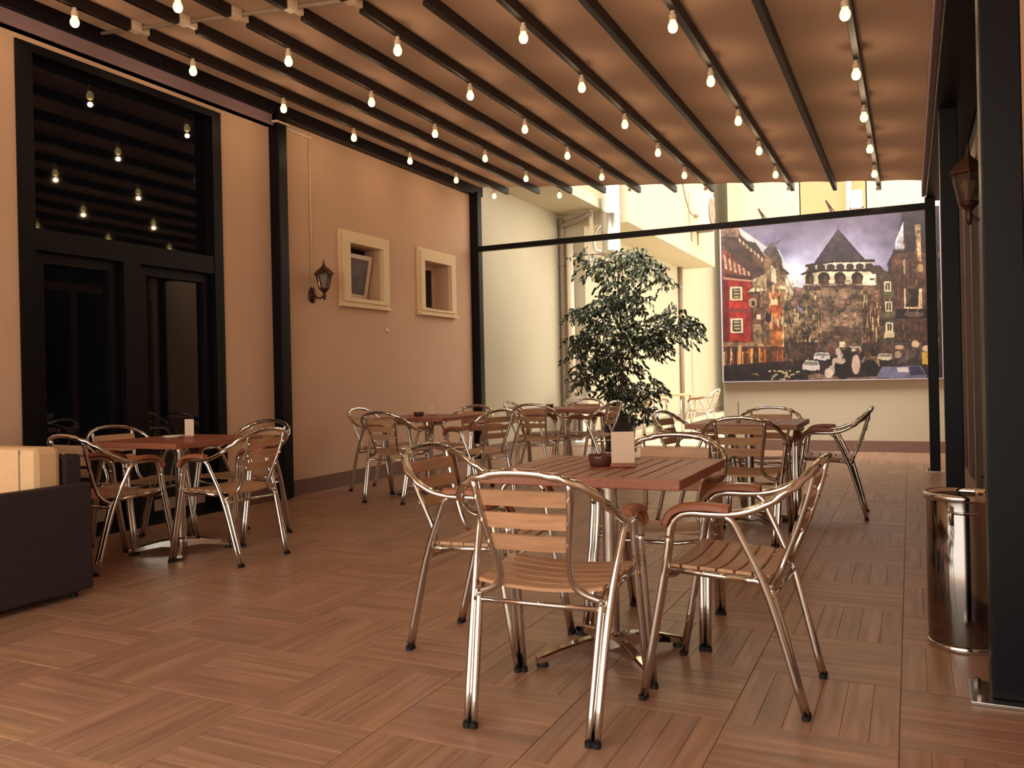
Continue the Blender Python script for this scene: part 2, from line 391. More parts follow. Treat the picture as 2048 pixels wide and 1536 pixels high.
# ---- niche windows
def niche(name, y0, y1, z0, z1, Y0, Y1, Z0, Z1, label, tilted):
    e = empty(name, (WX, (y0 + y1) / 2, z0)); e['kind'] = 'structure'; e['label'] = label
    cy = (y0 + y1) / 2
    # moulded surround: two-step frame
    bm = bm_new()
    for (d, i0) in ((.032, 0.0), (.055, .035)):
        a0, a1, b0, b1 = Y0 + i0 - cy, Y1 - i0 - cy, Z0 + i0 - z0, Z1 - i0 - z0
        if i0: a2, a3, b2, b3 = y0 - cy, y1 - cy, 0, z1 - z0
        else: a2, a3, b2, b3 = Y0 + .035 - cy, Y1 - .035 - cy, Z0 + .035 - z0, Z1 - .035 - z0
        box(bm, 0, d, a0, a2, b0, b1); box(bm, 0, d, a3, a1, b0, b1)
        box(bm, 0, d, a2, a3, b0, b2); box(bm, 0, d, a2, a3, b3, b1)
    box(bm, 0, .062, Y0 - .004 - cy, Y1 + .004 - cy, Z0 - .022 - z0, Z0 - z0)
    link('surround', bm, WHITECR, e)
    # back of the niche: window frame
    X = -.205
    bm = bm_new(); W = y1 - y0; Hh = z1 - z0; t = .055
    box(bm, X - .04, X, -W / 2, -W / 2 + t, 0, Hh); box(bm, X - .04, X, W / 2 - t, W / 2, 0, Hh); box(bm, X - .04, X, -W / 2 + t, W / 2 - t, 0, t); box(bm, X - .04, X, -W / 2 + t, W / 2 - t, Hh - t, Hh)
    fr = link('window_frame', bm, WHITEP if not tilted else DARKDOOR, e)
    bm = bm_new(); box(bm, X - .03, X - .02, -W / 2 + t, W / 2 - t, t, Hh - t); link('pane', bm, GLASSGR if tilted else GLASSDK, fr)
    if tilted:
        # open sash leaning inwards
        s = empty('sash', (X + .02, 0, .03)); s.parent = e; s.rotation_euler = (0, R(11), 0)
        bm = bm_new(); w2 = W / 2 - .05; h2 = Hh - .1
        box(bm, 0, .035, -w2, -w2 + .05, 0, h2, .006); box(bm, 0, .035, w2 - .05, w2, 0, h2, .006); box(bm, 0, .035, -w2 + .05, w2 - .05, 0, .05, .006); box(bm, 0, .035, -w2 + .05, w2 - .05, h2 - .05, h2, .006)
        sf = link('sash_frame', bm, WHITEP, e); sf.location = s.location; sf.rotation_euler = s.rotation_euler
        bm = bm_new(); box(bm, .014, .02, -w2 + .05, w2 - .05, .05, h2 - .05); link('pane', bm, GLASSGR, sf)
        bpy.data.objects.remove(s)
        bm = bm_new(); tube(bm, [(X + .01, W / 2 - .06, .22), (X + .07, W / 2 - .10, .30)], .006, 6); link('stay', bm, DARKDOOR, e)
    else:
        bm = bm_new(); box(bm, X, X + .02, -W / 2 + .02, -W / 2 + .05, 0.02, Hh - .02); box(bm, X - .019, X - .012, -.01, .03, .24, .34); link('latch', bm, WHITEP, e)
niche('window_1', 7.33, 7.95, 2.0, 2.59, 7.18, 8.10, 1.925, 2.72, 'left square niche window with an open tilted sash', True)
niche('window_2', 8.85, 9.51, 1.985, 2.58, 8.73, 9.66, 1.925, 2.73, 'right square niche window with a closed white frame', False)

# ================================================================== PERGOLA
pg = empty('pergola', (0, 0, 0)); tag(pg, 'dark framed retractable pergola roof with pale fabric over the terrace', 'pergola')
NB = 13; dX = 5.59 / 12
BX = [-5.43 + .03 + k * dX for k in range(NB)]
YR0, YR1, YG = -1.3, 10.33, 4.28
for k, x in enumerate(BX):
    zb = slopez(x)
    for (a, c) in ((YR0, YG - .10), (YG + .08, YR1)):
        if k == NB - 1: wdt = .03
        else: wdt = .022
        bm = bm_new(); box(bm, x - wdt, x + wdt, a, c, zb - .085, zb - .004, .004)
        link('roof_beam', bm, DARKBEAM, pg)
    bm = bm_new(); box(bm, x - .03, x + .03, YG - .085, YG - .01, zb - .07, zb - .004); box(bm, x - .015, x + .015, YG - .01, YG + .07, zb - .06, zb - .02)
    link('rail_carrier', bm, WHITEP, pg)
for k in range(NB - 1):
    x0, x1 = BX[k], BX[k + 1]; bm = bm_new(); nseg = 8
    rows = []
    for i in range(nseg + 1):
        t = i / nseg; x = x0 + (x1 - x0) * t; z = slopez(x) + .012 * math.sin(math.pi * t)
        rows.append([bm.verts.new((x, YR0, z)), bm.verts.new((x, YR1 - .06, z)), bm.verts.new((x, YR1 - .06, z + .01)), bm.verts.new((x, YR0, z + .01))])
    for a, c in zip(rows, rows[1:]):
        for q in range(4): bm.faces.new((a[q], a[(q + 1) % 4], c[(q + 1) % 4], c[q]))
    bm.faces.new(rows[0]); bm.faces.new(list(reversed(rows[-1])))
    link('fabric_panel', bm, FABRIC, pg)
bm = bm_new(); tube(bm, [(BX[0], YG, slopez(BX[0]) - .03), (BX[-1], YG, slopez(BX[-1]) - .03)], .014, 8); link('guide_rail', bm, GREYP, pg, smooth=True)
# posts, cross bar, gutter beam
def post(x0, x1, y0, y1, z1, m=DARK, plate=None):
    bm = bm_new(); box(bm, x0, x1, y0, y1, .012, z1, .006); p_ = link('post', bm, m, pg)
    if plate:
        bm = bm_new(); box(bm, *plate, 0, .012, .002)
        for (qx, qy) in ((plate[0] + .03, plate[2] + .03), (plate[0] + .03, plate[3] - .03)): cyl(bm, (qx, qy, .012), .012, .018, n=6)
        link('base_plate', bm, CHROMED, p_)
    return p_
post(WX + .002, -5.31, 6.15, 6.27, slopez(-5.4) - .085); post(WX + .002, -5.30, 10.13, 10.25, slopez(-5.4) - .085)
post(.175, .275, 10.02, 10.12, 2.95, plate=(.13, .32, 9.97, 10.17)); post(.215, .33, 6.62, 6.75, 2.96)
post(.225, .345, 3.17, 3.29, 3.0, plate=(.16, .40, 3.12, 3.34))
bm = bm_new(); box(bm, -5.30, .20, 10.10, 10.17, 2.835, 2.905, .004); link('cross_bar', bm, DARK, pg)
bm = bm_new(); box(bm, .19, .455, YR0, 10.2, 2.93, 3.12, .006); link('gutter_beam', bm, DARK, pg)
bm = bm_new(); box(bm, .15, .19, YR0, 10.28, 3.0, 3.17, .004); link('edge_trim', bm, FASCIA, pg)
bm = bm_new(); box(bm, WX + .002, -5.33, YR0, 10.36, slopez(-5.4) - .12, slopez(-5.4) + .02, .004); link('wall_beam', bm, DARK, pg)
bm = bm_new(); box(bm, WX, -5.30, 6.12, 6.30, 3.55, 3.565); box(bm, WX, WX + .03, 6.30, 6.75, 3.552, 3.575); link('cap_strip', bm, WHITEP, pg)

# ---- bulbs
def make_bulb():
    e = empty('pendant_bulb')
    bm = bm_new(); lathe(bm, [(0, 0), (.013, -.001), (.013, -.022), (.021, -.026), (.021, -.058), (.0, -.06)], 14); link('socket', bm, WHITEP, e, smooth=False)
    bm = bm_new(); lathe(bm, [(0, -.055), (.014, -.057), (.019, -.066), (.027, -.082), (.0295, -.098), (.026, -.114), (.016, -.125), (0, -.129)], 14); link('bulb', bm, BULBM, e, smooth=True)
    ld = bpy.data.lights.new('bulb_light', 'POINT'); ld.energy = BULB_W; ld.color = (1.0, .68, .40); ld.shadow_soft_size = .02
    lo = bpy.data.objects.new('bulb_light', ld); COL.objects.link(lo); lo.parent = e; lo.location = (0, 0, -.165)
    return e
proto = make_bulb()
CH['pendant_bulb'] = list(bpy.data.objects[i] for i in range(len(bpy.data.objects)) if bpy.data.objects[i].parent == proto)
rown = ['first', 'second', 'third', 'fourth', 'fifth', 'sixth']
coln = ['farthest from the camera', 'second from the far end', 'third from the far end', 'fourth from the far end', 'fifth from the far end', 'sixth from the far end', 'seventh from the far end']
BY = [9.93, 8.90, 7.86, 6.83, 5.80, 4.77, 3.76, 2.73, 1.70, .67]
first = True
for ri, k in enumerate((1, 3, 5, 7, 9, 11)):
    x = BX[k] - .006
    for ci, y in enumerate(BY):
        if first: e = proto; first = False
        else: e = copy_tree(proto)
        yy = y if k < 9 else y + (0.06 if k == 9 else .12)
        e.location = (x, yy, slopez(x) - .086)
        e['category'] = 'light bulb'; e['group'] = 'round warm bulbs hanging from the roof beams'
        if ci < 7 and prj(x, yy, slopez(x) - .1)[1] > -10:
            e['label'] = 'lit round bulb, %s lamp row from the left wall, %s' % (rown[ri], coln[ci])
        else: e['label'] = 'lit round roof bulb hanging above or behind the camera, out of the picture'

# ================================================================== FURNITURE
def chair():
    e = empty('bistro_chair')
    LX = .012
    # continuous outer tube: arm - hoop - arm
    half = [(.25, .163, .56), (.25, .152, .605), (.25, .125, .635), (.252, .085, .646), (.256, .02, .646), (.26, -.05, .650), (.262, -.11, .664), (.256, -.175, .695), (.237, -.235, .737), (.199, -.277, .775), (.140, -.302, .802), (.072, -.314, .817), (0, -.318, .821)]
    P = half + [(-a, b_, c) for a, b_, c in reversed(half[:-1])]
    pts = catmull(P, 6)
    def tw(t):
        d = abs(t - .5)
        amt = .16 if .05 < d < .22 else 0.0
        return amt, t * 75
    bm = bm_new(); tube(bm, pts, .0135, 10, twist=tw); link('arm_hoop', bm, CHROME, e, smooth=True)
    for s in (-1, 1):
        bm = bm_new()
        tube(bm, catmull([(s * .25, .163, .565), (s * .25, .176, .47), (s * .262, .262, .012)], 3), .0125, 10)
        tube(bm, catmull([(s * .226, .150, .622), (s * .226, .163, .57), (s * .226, .176, .47), (s * .238, .262, .012)], 3), .0125, 10)
        l = link('front_leg', bm, CHROME, e, smooth=True)
        bm = bm_new(); cyl(bm, (s * .262, .263, 0), .0138, .015, n=14); cyl(bm, (s * .238, .263, 0), .0138, .015, n=14); link('foot_cap', bm, RUBBER, l)
        bm = bm_new()
        tube(bm, catmull([(s * .258, -.03, .640), (s * .256, -.052, .625), (s * .250, -.075, .58), (s * .232, -.16, .38), (s * .216, -.262, .012)], 4), .0125, 10)
        tube(bm, catmull([(s * .222, -.085, .432), (s * .217, -.125, .428), (s * .211, -.158, .40), (s * .207, -.175, .36), (s * .192, -.262, .012)], 5), .0125, 10)
        l = link('rear_leg', bm, CHROME, e, smooth=True)
        bm = bm_new(); cyl(bm, (s * .216, -.263, 0), .0138, .015, n=14); cyl(bm, (s * .192, -.263, 0), .0138, .015, n=14); link('foot_cap', bm, RUBBER, l)
        bm = bm_new(); tube(bm, [(s * .222, .165, .447), (s * .222, .02, .438), (s * .222, -.09, .432)], .0115, 8); link('seat_rail', bm, CHROME, e, smooth=True)
        bm = bm_new(); tube(bm, catmull([(s * .158, -.296, .795), (s * .150, -.272, .70), (s * .134, -.238, .60), (s * .121, -.198, .50), (s * .128, -.180, .455), (s * .158, -.170, .428), (s * .212, -.158, .408)], 4), .0115, 8); link('back_upright', bm, CHROMED, e, smooth=True)
        # armrest pad
        bm = bm_new(); c = catmull([(s * .250, .178, .60), (s * .250, .155, .642), (s * .251, .115, .664), (s * .254, .04, .672), (s * .258, -.045, .668)], 5)
        prev = None
        for i, p in enumerate(c):
            wd = .021 if i in (0, len(c) - 1) else .026
            t = (c[min(i + 1, len(c) - 1)] - c[max(i - 1, 0)]).normalized(); nn = Vector((0, -t.z, t.y)) * (1 if t.y < 0 else -1)
            if nn.z < 0: nn = -nn
            ring = [bm.verts.new(p + Vector((q, 0, 0)) + nn * h_) for q, h_ in ((-wd, -.012), (wd, -.012), (wd, .004), (wd * .6, .011), (-wd * .6, .011), (-wd, .004))]
            if prev:
                for q in range(6): bm.faces.new((prev[q], prev[(q + 1) % 6], ring[(q + 1) % 6], ring[q]))
            else: bm.faces.new(ring)
            prev = ring
        bm.faces.new(list(reversed(prev)))
        bmesh.ops.recalc_face_normals(bm, faces=bm.faces)
        link('armrest', bm, ARMW, e)
    # slats
    def slat(bm, xw, cy, cz, wy, th, dip, tilt, n=10):
        """slat across X; cross section wy (along tilt dir) x th"""
        ct, st = math.cos(tilt), math.sin(tilt); rings = []
        for i in range(n + 1):
            x = -xw + 2 * xw * i / n; k = 1 - (x / xw) ** 2
            pr = []
            for a, b_ in ((-.5, -.5), (.5, -.5), (.5, .3), (.42, .5), (-.42, .5), (-.5, .3)):
                u = a * wy; v = b_ * th
                pr.append((x, cy + u * ct - v * st - dip[0] * k, cz + u * st + v * ct - dip[1] * k))
            rings.append([bm.verts.new(p) for p in pr])
        for A, B in zip(rings, rings[1:]):
            for q in range(6): bm.faces.new((A[q], A[(q + 1) % 6], B[(q + 1) % 6], B[q]))
        bm.faces.new(list(reversed(rings[0]))); bm.faces.new(rings[-1])
        bmesh.ops.recalc_face_normals(bm, faces=bm.faces)
    for i in range(6):
        y = .158 - i * .0585; z = .462 - (.158 - y) * .045
        bm = bm_new(); slat(bm, .232 - i * .004, y, z, .051, .011, (0, .018), .04); s_ = link('seat_slat', bm, SLAT, e)
    for i in range(3):
        z = .738 - i * .072; y = (-.272, -.252, -.229)[i]
        bm = bm_new(); slat(bm, (.162, .150, .139)[i], y, z, .051, .011, (.012, 0), R(-73)); link('back_slat', bm, SLAT, e)
    bm = bm_new()
    for i in range(3):
        z = .738 - i * .072; y = (-.293, -.272, -.247)[i]
        for s in (-1, 1): cyl(bm, (s * (.152, .142, .131)[i], y - .004, z - .004), .006, .008, n=8)
    link('bolt_heads', bm, CHROME, e)['kind'] = 'stuff'
    bm = bm_new(); tube(bm, [(-.226, -.168, .385), (.226, -.168, .385)], .0085, 8); link('stretcher', bm, CHROME, e, smooth=True)
    bm = bm_new(); tube(bm, [(-.238, .182, .425), (-.12, .178, .405), (.12, .178, .405), (.238, .182, .425)], .0085, 8); link('stretcher', bm, CHROME, e, smooth=True)
    return e
def set_kids(root):
    for o in [root] + [q for q in bpy.data.objects if q.parent == root]:
        CH[o.name] = [q for q in bpy.data.objects if q.parent == o]
chair0 = chair(); set_kids(chair0)
used = [0]
def place_chair(x, y, deg, label, group):
    o = chair0 if not used[0] else copy_tree(chair0); used[0] = 1
    o.location = (x, y, 0); o.rotation_euler = (0, 0, R(deg - 90)); tag(o, label, 'chair', group)
    return o
NG = 'slatted aluminium chairs around the nearest table'
place_chair(-1.09, 2.60, 92, 'slatted aluminium chair nearest the camera, its back to us', NG)
place_chair(-.575, 3.01, 178, 'slatted aluminium chair seen side-on at the right of the nearest table', NG)
place_chair(-1.61, 3.11, -2, 'slatted aluminium chair at the left side of the nearest table', NG)
place_chair(-1.01, 3.60, -90, 'slatted aluminium chair facing us from behind the nearest table', NG)
G = 'slatted aluminium chairs around the table by the black door'
place_chair(-4.50, 3.62, 86, 'slatted chair right beside the sofa, back to us, at the black door table', G)
place_chair(-4.84, 4.12, -3, 'slatted chair closest to the black glass door, backing on to it', G)
place_chair(-3.92, 4.03, 180, 'slatted chair on the open floor side of the black door table', G)
place_chair(-4.36, 4.58, -90, 'slatted chair on the far side of the black door table, before the dark post', G)
G = 'slatted aluminium chairs around the table under the niche windows'
place_chair(-4.29, 6.52, 90, 'slatted chair with its back to us, table under the niche windows', G)
place_chair(-3.56, 6.72, 160, 'slatted chair at the right of the table under the niche windows', G)
place_chair(-4.10, 7.36, -95, 'slatted chair on the far side of the table under the niche windows', G)
place_chair(-4.84, 7.08, 0, 'slatted chair between the wall and the table under the niche windows', G)
G = 'slatted aluminium chairs around the table left of the potted tree'
place_chair(-3.60, 8.28, 92, 'slatted chair with its back to us, table left of the potted tree', G)
place_chair(-3.58, 9.35, -90, 'slatted chair facing us on the far side of the table left of the potted tree', G)
place_chair(-3.24, 8.84, 172, 'bright slatted chair directly in front of the plant pot', G)
place_chair(-3.96, 8.86, 5, 'pale slatted chair at the wall side of the table left of the potted tree', G)
G = 'slatted aluminium chairs around the table before the poster'
place_chair(-1.00, 5.74, 91, 'slatted chair with its back to us at the table before the poster', G)
place_chair(-.58, 6.86, 182, 'slatted chair standing apart at the right of the table before the poster', G)
place_chair(-1.45, 6.30, -8, 'slatted chair at the left side of the table before the poster', G)
place_chair(-1.03, 6.74, -90, 'slatted chair on the far side of the table before the poster', G)

def table():
    e = empty('slatted_table'); S = .38; T0, T1 = .715, .75
    for s in (-1, 1):
        bm = bm_new(); box(bm, -S, S, s * (S - .027) - .027, s * (S - .027) + .027, T0, T1, .004); link('end_board', bm, TOPW, e)
        bm = bm_new(); box(bm, s * (S - .05) - .05, s * (S - .05) + .05, -S + .055, S - .055, T0, T1, .003); link('side_board', bm, TOPW, e)
    n = 9; w_ = (2 * S - .2) / n
    for i in range(n):
        x = -S + .1 + (i + .5) * w_
        bm = bm_new(); box(bm, x - w_ / 2 + .0035, x + w_ / 2 - .0035, -S + .055, S - .055, T0 + .006, T1 - .001, .002); link('table_slat', bm, TOPW, e)
    bm = bm_new(); box(bm, -S + .06, S - .06, -S + .06, S - .06, T0 - .004, T0 + .004); link('underboard', bm, ARMW, e)
    bm = bm_new(); box(bm, -.20, .20, -.025, .025, T0 - .022, T0 - .002, .004); box(bm, -.025, .025, -.20, .20, T0 - .022, T0 - .002, .004); cyl(bm, (0, 0, T0 - .05), .05, .03); link('mounting_cross', bm, CHROMED, e)
    bm = bm_new(); cyl(bm, (0, 0, .07), .031, .63, n=24); link('column', bm, CHROMED, e, smooth=False)
    bm = bm_new(); lathe(bm, [(.0, .03), (.045, .03), (.05, .045), (.048, .075), (.036, .09), (.036, .10), (0, .10)], 20); link('hub', bm, CHROME, e, smooth=True)
    for k in range(4):
        a = R(45 + 90 * k); bm = bm_new(); d = Vector((math.cos(a), math.sin(a), 0)); pq = Vector((-d.y, d.x, 0))
        prev = None
        for (t, hw, z0, z1) in ((.03, .030, .035, .092), (.12, .028, .044, .084), (.22, .024, .032, .064), (.30, .020, .018, .042), (.320, .017, .016, .036)):
            ring = [bm.verts.new(d * t + pq * q + Vector((0, 0, z))) for q, z in ((-hw, z0), (hw, z0), (hw, z1 - .006), (hw * .6, z1), (-hw * .6, z1), (-hw, z1 - .006))]
            if prev:
                for q in range(6): bm.faces.new((prev[q], prev[(q + 1) % 6], ring[(q + 1) % 6], ring[q]))
            else: bm.faces.new(ring)
            prev = ring
        bm.faces.new(list(reversed(prev))); bmesh.ops.recalc_face_normals(bm, faces=bm.faces)
        l = link('base_leg', bm, CHROME, e)
        bm = bm_new(); cyl(bm, (d.x * .298, d.y * .298, 0), .024, .02, .018, 14); link('foot', bm, RUBBER, l)
    return e
t0 = table(); set_kids(t0)
def ptable(x, y, label, deg=0, c=True):
    o = copy_tree(t0) if c else t0
    o.location = (x, y, 0); o.rotation_euler = (0, 0, R(deg)); tag(o, label, 'table', 'square slatted wooden tables on one chrome column')
ptable(-1.085, 3.145, 'square reddish slatted table nearest the camera', c=False)
ptable(-4.40, 4.06, 'square reddish slatted table in front of the black glass door')
ptable(-4.26, 7.00, 'square reddish slatted table under the two niche windows')
ptable(-3.56, 8.86, 'square reddish slatted table left of the potted tree')
ptable(-1.07, 6.24, 'square reddish slatted table before the big poster')

# things on tables
def card(x, y, w_, h_, rz, label, hold=True, base=TOPW):
    e = empty('menu_card', (x, y, .75), R(rz)); tag(e, label, 'card', 'menu cards standing on the tables')
    bm = bm_new(); box(bm, -w_ / 2, w_ / 2, -.0015, .0015, .012, h_, 0); link('card_sheet', bm, CARD, e)
    bm = bm_new(); box(bm, -w_ / 2 - .004, w_ / 2 + .004, -.014, .014, 0, .016, .003); link('holder', bm, base, e)
    return e
card(-1.02, 3.13, .090, .138, 22, 'blank pale menu card on the nearest table, right of the ashtray')
card(-4.37, 4.12, .062, .125, 22, 'small white menu card on the black door table')
card(-4.22, 7.02, .05, .115, 22, 'small pale menu card on the table under the niche windows')
card(-1.13, 6.16, .10, .15, 98, 'menu card seen edge-on on the table before the poster')
def ashtray(x, y, z, r_, h_, label):
    bm = bm_new(); lathe(bm, [(0, 0), (r_ * .82, 0), (r_ * .9, h_ * .2), (r_, h_ * .85), (r_ * .98, h_), (r_ * .88, h_), (r_ * .8, h_ * .45), (r_ * .7, h_ * .3), (0, h_ * .28)], 28)
    for k in range(16):
        a = 2 * math.pi * k / 16; q = bmesh.ops.create_icosphere(bm, subdivisions=1, radius=r_ * .11)
        bmesh.ops.translate(bm, verts=q['verts'], vec=(r_ * .93 * math.cos(a), r_ * .93 * math.sin(a), h_))
    o = link('ashtray', bm, ASHT, smooth=True); o.location = (x, y, z); tag(o, label, 'ashtray'); return o
ashtray(-1.12, 3.16, .75, .052, .042, 'round brown glass ashtray with beaded rim on the nearest table')
ashtray(-4.33, 6.95, .75, .052, .038, 'dark ashtray on the table under the niche windows')
ashtray(-3.72, 8.78, .75, .045, .04, 'dark ashtray on the table left of the potted tree')
bm = bm_new(); lathe(bm, [(0, 0), (.05, 0), (.062, .008), (.07, .016), (.062, .016), (.05, .008), (0, .006)], 24); o = link('dish', bm, WHITEP, smooth=True); o.location = (-4.50, 4.10, .75); tag(o, 'flat pale dish beside the menu card on the black door table', 'dish')

# ================================================================== SOFA
so = empty('rattan_sofa', (-4.5, 2.4, 0)); tag(so, 'dark woven rattan sofa with beige cushions at the left edge', 'sofa')
def sbx(nm, x0, x1, y0, y1, z0, z1, m, bev=.012, par=so):
    bm = bm_new(); box(bm, x0 + 4.5, x1 + 4.5, y0 - 2.4, y1 - 2.4, z0, z1, bev); return link(nm, bm, m, par)
sbx('arm_panel', -4.01, -3.955, 1.6, 3.055, .035, .60, RATTAN); sbx('seat_base', -5.36, -4.015, 1.6, 2.93, .05, .34, RATTAN)
sbx('backrest_panel', -5.36, -4.015, 2.94, 3.04, .05, .745, RATTAN)
sbx('seat_cushion', -5.3, -4.02, 1.65, 2.76, .345, .47, CUSH, .04)
bc = sbx('back_cushion', -4.66, -4.02, 2.77, 2.93, .475, .80, CUSH, .035); bc2 = sbx('back_cushion', -5.33, -4.68, 2.77, 2.93, .475, .80, CUSH, .035)
for p_, x_ in ((bc, -4.11), (bc2, -4.75)):
    bm = bm_new(); box(bm, x_ + 4.5 - .02, x_ + 4.5 - .014, 2.765 - 2.4, 2.77 - 2.4, .50, .79); link('seam', bm, GREYP, p_)
for a, c in ((-4.02, 1.7), (-4.02, 2.98), (-5.3, 1.7), (-5.3, 2.98)):
    bm = bm_new(); cyl(bm, (a + 4.5, c - 2.4, 0), .02, .05, n=12); link('foot', bm, RUBBER, so)

# ================================================================== LITTER BIN
bn = empty('ashtray_bin', (.175, 3.785, 0)); tag(bn, 'polished steel cylindrical litter bin behind the right post', 'bin')
bm = bm_new(); lathe(bm, [(0, .012), (.128, .012), (.130, .02), (.130, .60), (.126, .605), (.122, .60), (.122, .50), (0, .50)], 48); link('body', bm, STEEL, bn, smooth=True)
bm = bm_new(); lathe(bm, [(.0, 0), (.133, 0), (.136, .006), (.136, .022), (.131, .028), (.131, .012), (0, .012)], 48); link('base_ring', bm, CHROME, bn, smooth=True)
bm = bm_new(); lathe(bm, [(.131, .585), (.137, .588), (.140, .60), (.137, .612), (.128, .615), (.122, .608), (.122, .59)], 48); link('rim', bm, CHROME, bn, smooth=True)
bm = bm_new(); lathe(bm, [(0, .575), (.05, .57), (.10, .585), (.119, .60), (.119, .592), (.10, .575), (0, .562)], 32); link('ash_bowl', bm, STEEL, bn, smooth=True)
bm = bm_new(); tube(bm, [(-.045, -.136, .50), (-.045, -.136, .575)], .006, 8); tube(bm, [(-.055, -.138, .55), (.0, -.145, .548), (.05, -.135, .55)], .004, 6); link('hinge_clasp', bm, CHROME, bn, smooth=True)

# ================================================================== LANTERNS
def lantern(loc, rz, sc_, label, mirror=1):
    e = empty('wall_lantern', loc, rz); e.scale = (sc_,) * 3; tag(e, label, 'lamp', 'bronze coach lanterns on the walls')
    # wall along local X=0, lantern projects to +X
    bm = bm_new(); lathe(bm, [(0, 0), (.07, 0), (.072, .008), (.055, .022), (.03, .034), (0, .038)], 24)
    bmesh.ops.rotate(bm, verts=bm.verts, cent=(0, 0, 0), matrix=Matrix.Rotation(R(90), 3, 'Y')); bmesh.ops.scale(bm, verts=bm.verts, vec=(1, .8, 1.15)); bmesh.ops.translate(bm, verts=bm.verts, vec=(0, 0, -.09))
    link('backplate', bm, IRON, e, smooth=True)
    bm = bm_new(); tube(bm, catmull([(.03, 0, -.09), (.06, 0, -.115), (.10, 0, -.125), (.14, 0, -.11), (.155, 0, -.08), (.155, 0, -.03)], 5), .009, 8); lathe(bm, [(0, -.15), (.008, -.145), (.014, -.125), (.02, -.10), (.012, -.08), (.03, -.06), (.045, -.045), (.045, -.035), (0, -.035)], 12, c=(.155, 0)); link('bracket_arm', bm, IRON, e, smooth=True)
    def hexp(r_, z): return [(.155 + r_ * math.cos(R(60 * k + 30)), r_ * math.sin(R(60 * k + 30)), z) for k in range(6)]
    bm = bm_new(); bot = hexp(.048, -.035); top = hexp(.08, .11)
    for k in range(6): tube(bm, [bot[k], top[k]], .005, 5); tube(bm, [bot[k], bot[(k + 1) % 6]], .005, 5); tube(bm, [top[k], top[(k + 1) % 6]], .005, 5)
    link('cage', bm, IRON, e)
    bm = bm_new(); b1 = [bm.verts.new(p) for p in hexp(.044, -.033)]; b2 = [bm.verts.new(p) for p in hexp(.076, .108)]
    for k in range(6): bm.faces.new((b1[k], b1[(k + 1) % 6], b2[(k + 1) % 6], b2[k]))
    link('glass', bm, LAMPG, e)
    bm = bm_new(); R_ = [hexp(.105, .105), hexp(.10, .118), hexp(.07, .15), hexp(.035, .18), hexp(.014, .205), hexp(.008, .235), hexp(.002, .265)]
    rings = [[bm.verts.new(p) for p in q] for q in R_]
    for A, B in zip(rings, rings[1:]):
        for k in range(6): bm.faces.new((A[k], A[(k + 1) % 6], B[(k + 1) % 6], B[k]))
    bm.faces.new(list(reversed(rings[0]))); link('hood', bm, IRON, e)
    bm = bm_new(); lathe(bm, [(0, -.03), (.013, -.028), (.013, .01), (.028, .04), (.03, .06), (.018, .08), (0, .086)], 14, c=(.155, 0)); link('bulb', bm, WHITEP, e, smooth=True)
lantern((WX, 6.74, 2.07), 0, 1.0, 'bronze coach lantern on the left wall beside the niche window')
lantern((.46, 5.05, 2.02), math.pi, 1.05, 'bronze coach lantern on the right wall behind the near post')
bm = bm_new(); tube(bm, [(WX + .008, 6.735, 3.60), (WX + .008, 6.735, 2.05)], .008, 8); tag(link('cable_conduit', bm, WHITECR, smooth=True), 'thin cream conduit running down to the left lantern', 'conduit')
bm = bm_new(); lathe(bm, [(0, 0), (.028, 0), (.028, .006), (.02, .01), (0, .011)], 20); bmesh.ops.rotate(bm, verts=bm.verts, cent=(0, 0, 0), matrix=Matrix.Rotation(R(90), 3, 'Y'))
o = link('junction_cover', bm, WHITECR, smooth=True); o.location = (WX, 8.07, 1.68); tag(o, 'small round cream junction cover low on the left wall', 'cover')

# ================================================================== TREE
tr = empty('potted_ficus', (-3.86, 11.72, 0)); tag(tr, 'tall weeping fig in a dark pot beyond the tables', 'potted tree')
bm = bm_new(); lathe(bm, [(0, .0), (.235, .0), (.25, .02), (.25, .045), (.205, .05), (.205, .05), (.255, .47), (.262, .475), (.262, .52), (.245, .52), (.24, .47), (0, .47)], 36); link('pot', bm, POT, tr, smooth=False)
bm = bm_new(); lathe(bm, [(.238, .475), (.12, .49), (0, .485)], 24); link('soil', bm, SOIL, tr)
rg = random.Random(11)
def pt(px, py, dy=0.0):
    """point on the tree's own plane, local to the tree"""
    Y = 11.72 + dy
    u = (px - 1024) * cr - (py - HY) * sr; v = (px - 1024) * sr + (py - HY) * cr
    d = f0 + r0 * (u / F) + Vector((0, 0, -v / F)); t = Y / d.y
    return Vector((d.x * t, Y, H + d.z * t)) - Vector((-3.86, 11.72, 0))
trunk = [(0, 0, .46), pt(1242, 800), pt(1244, 740, .03), pt(1243, 680), pt(1240, 620, -.03), pt(1236, 570), pt(1238, 525, .02)]
bm = bm_new(); c = catmull(trunk, 4); tube(bm, c, .03, 10, radii=[.034 - .024 * i / len(c) for i in range(len(c))]); link('trunk', bm, BARK, tr, smooth=True)
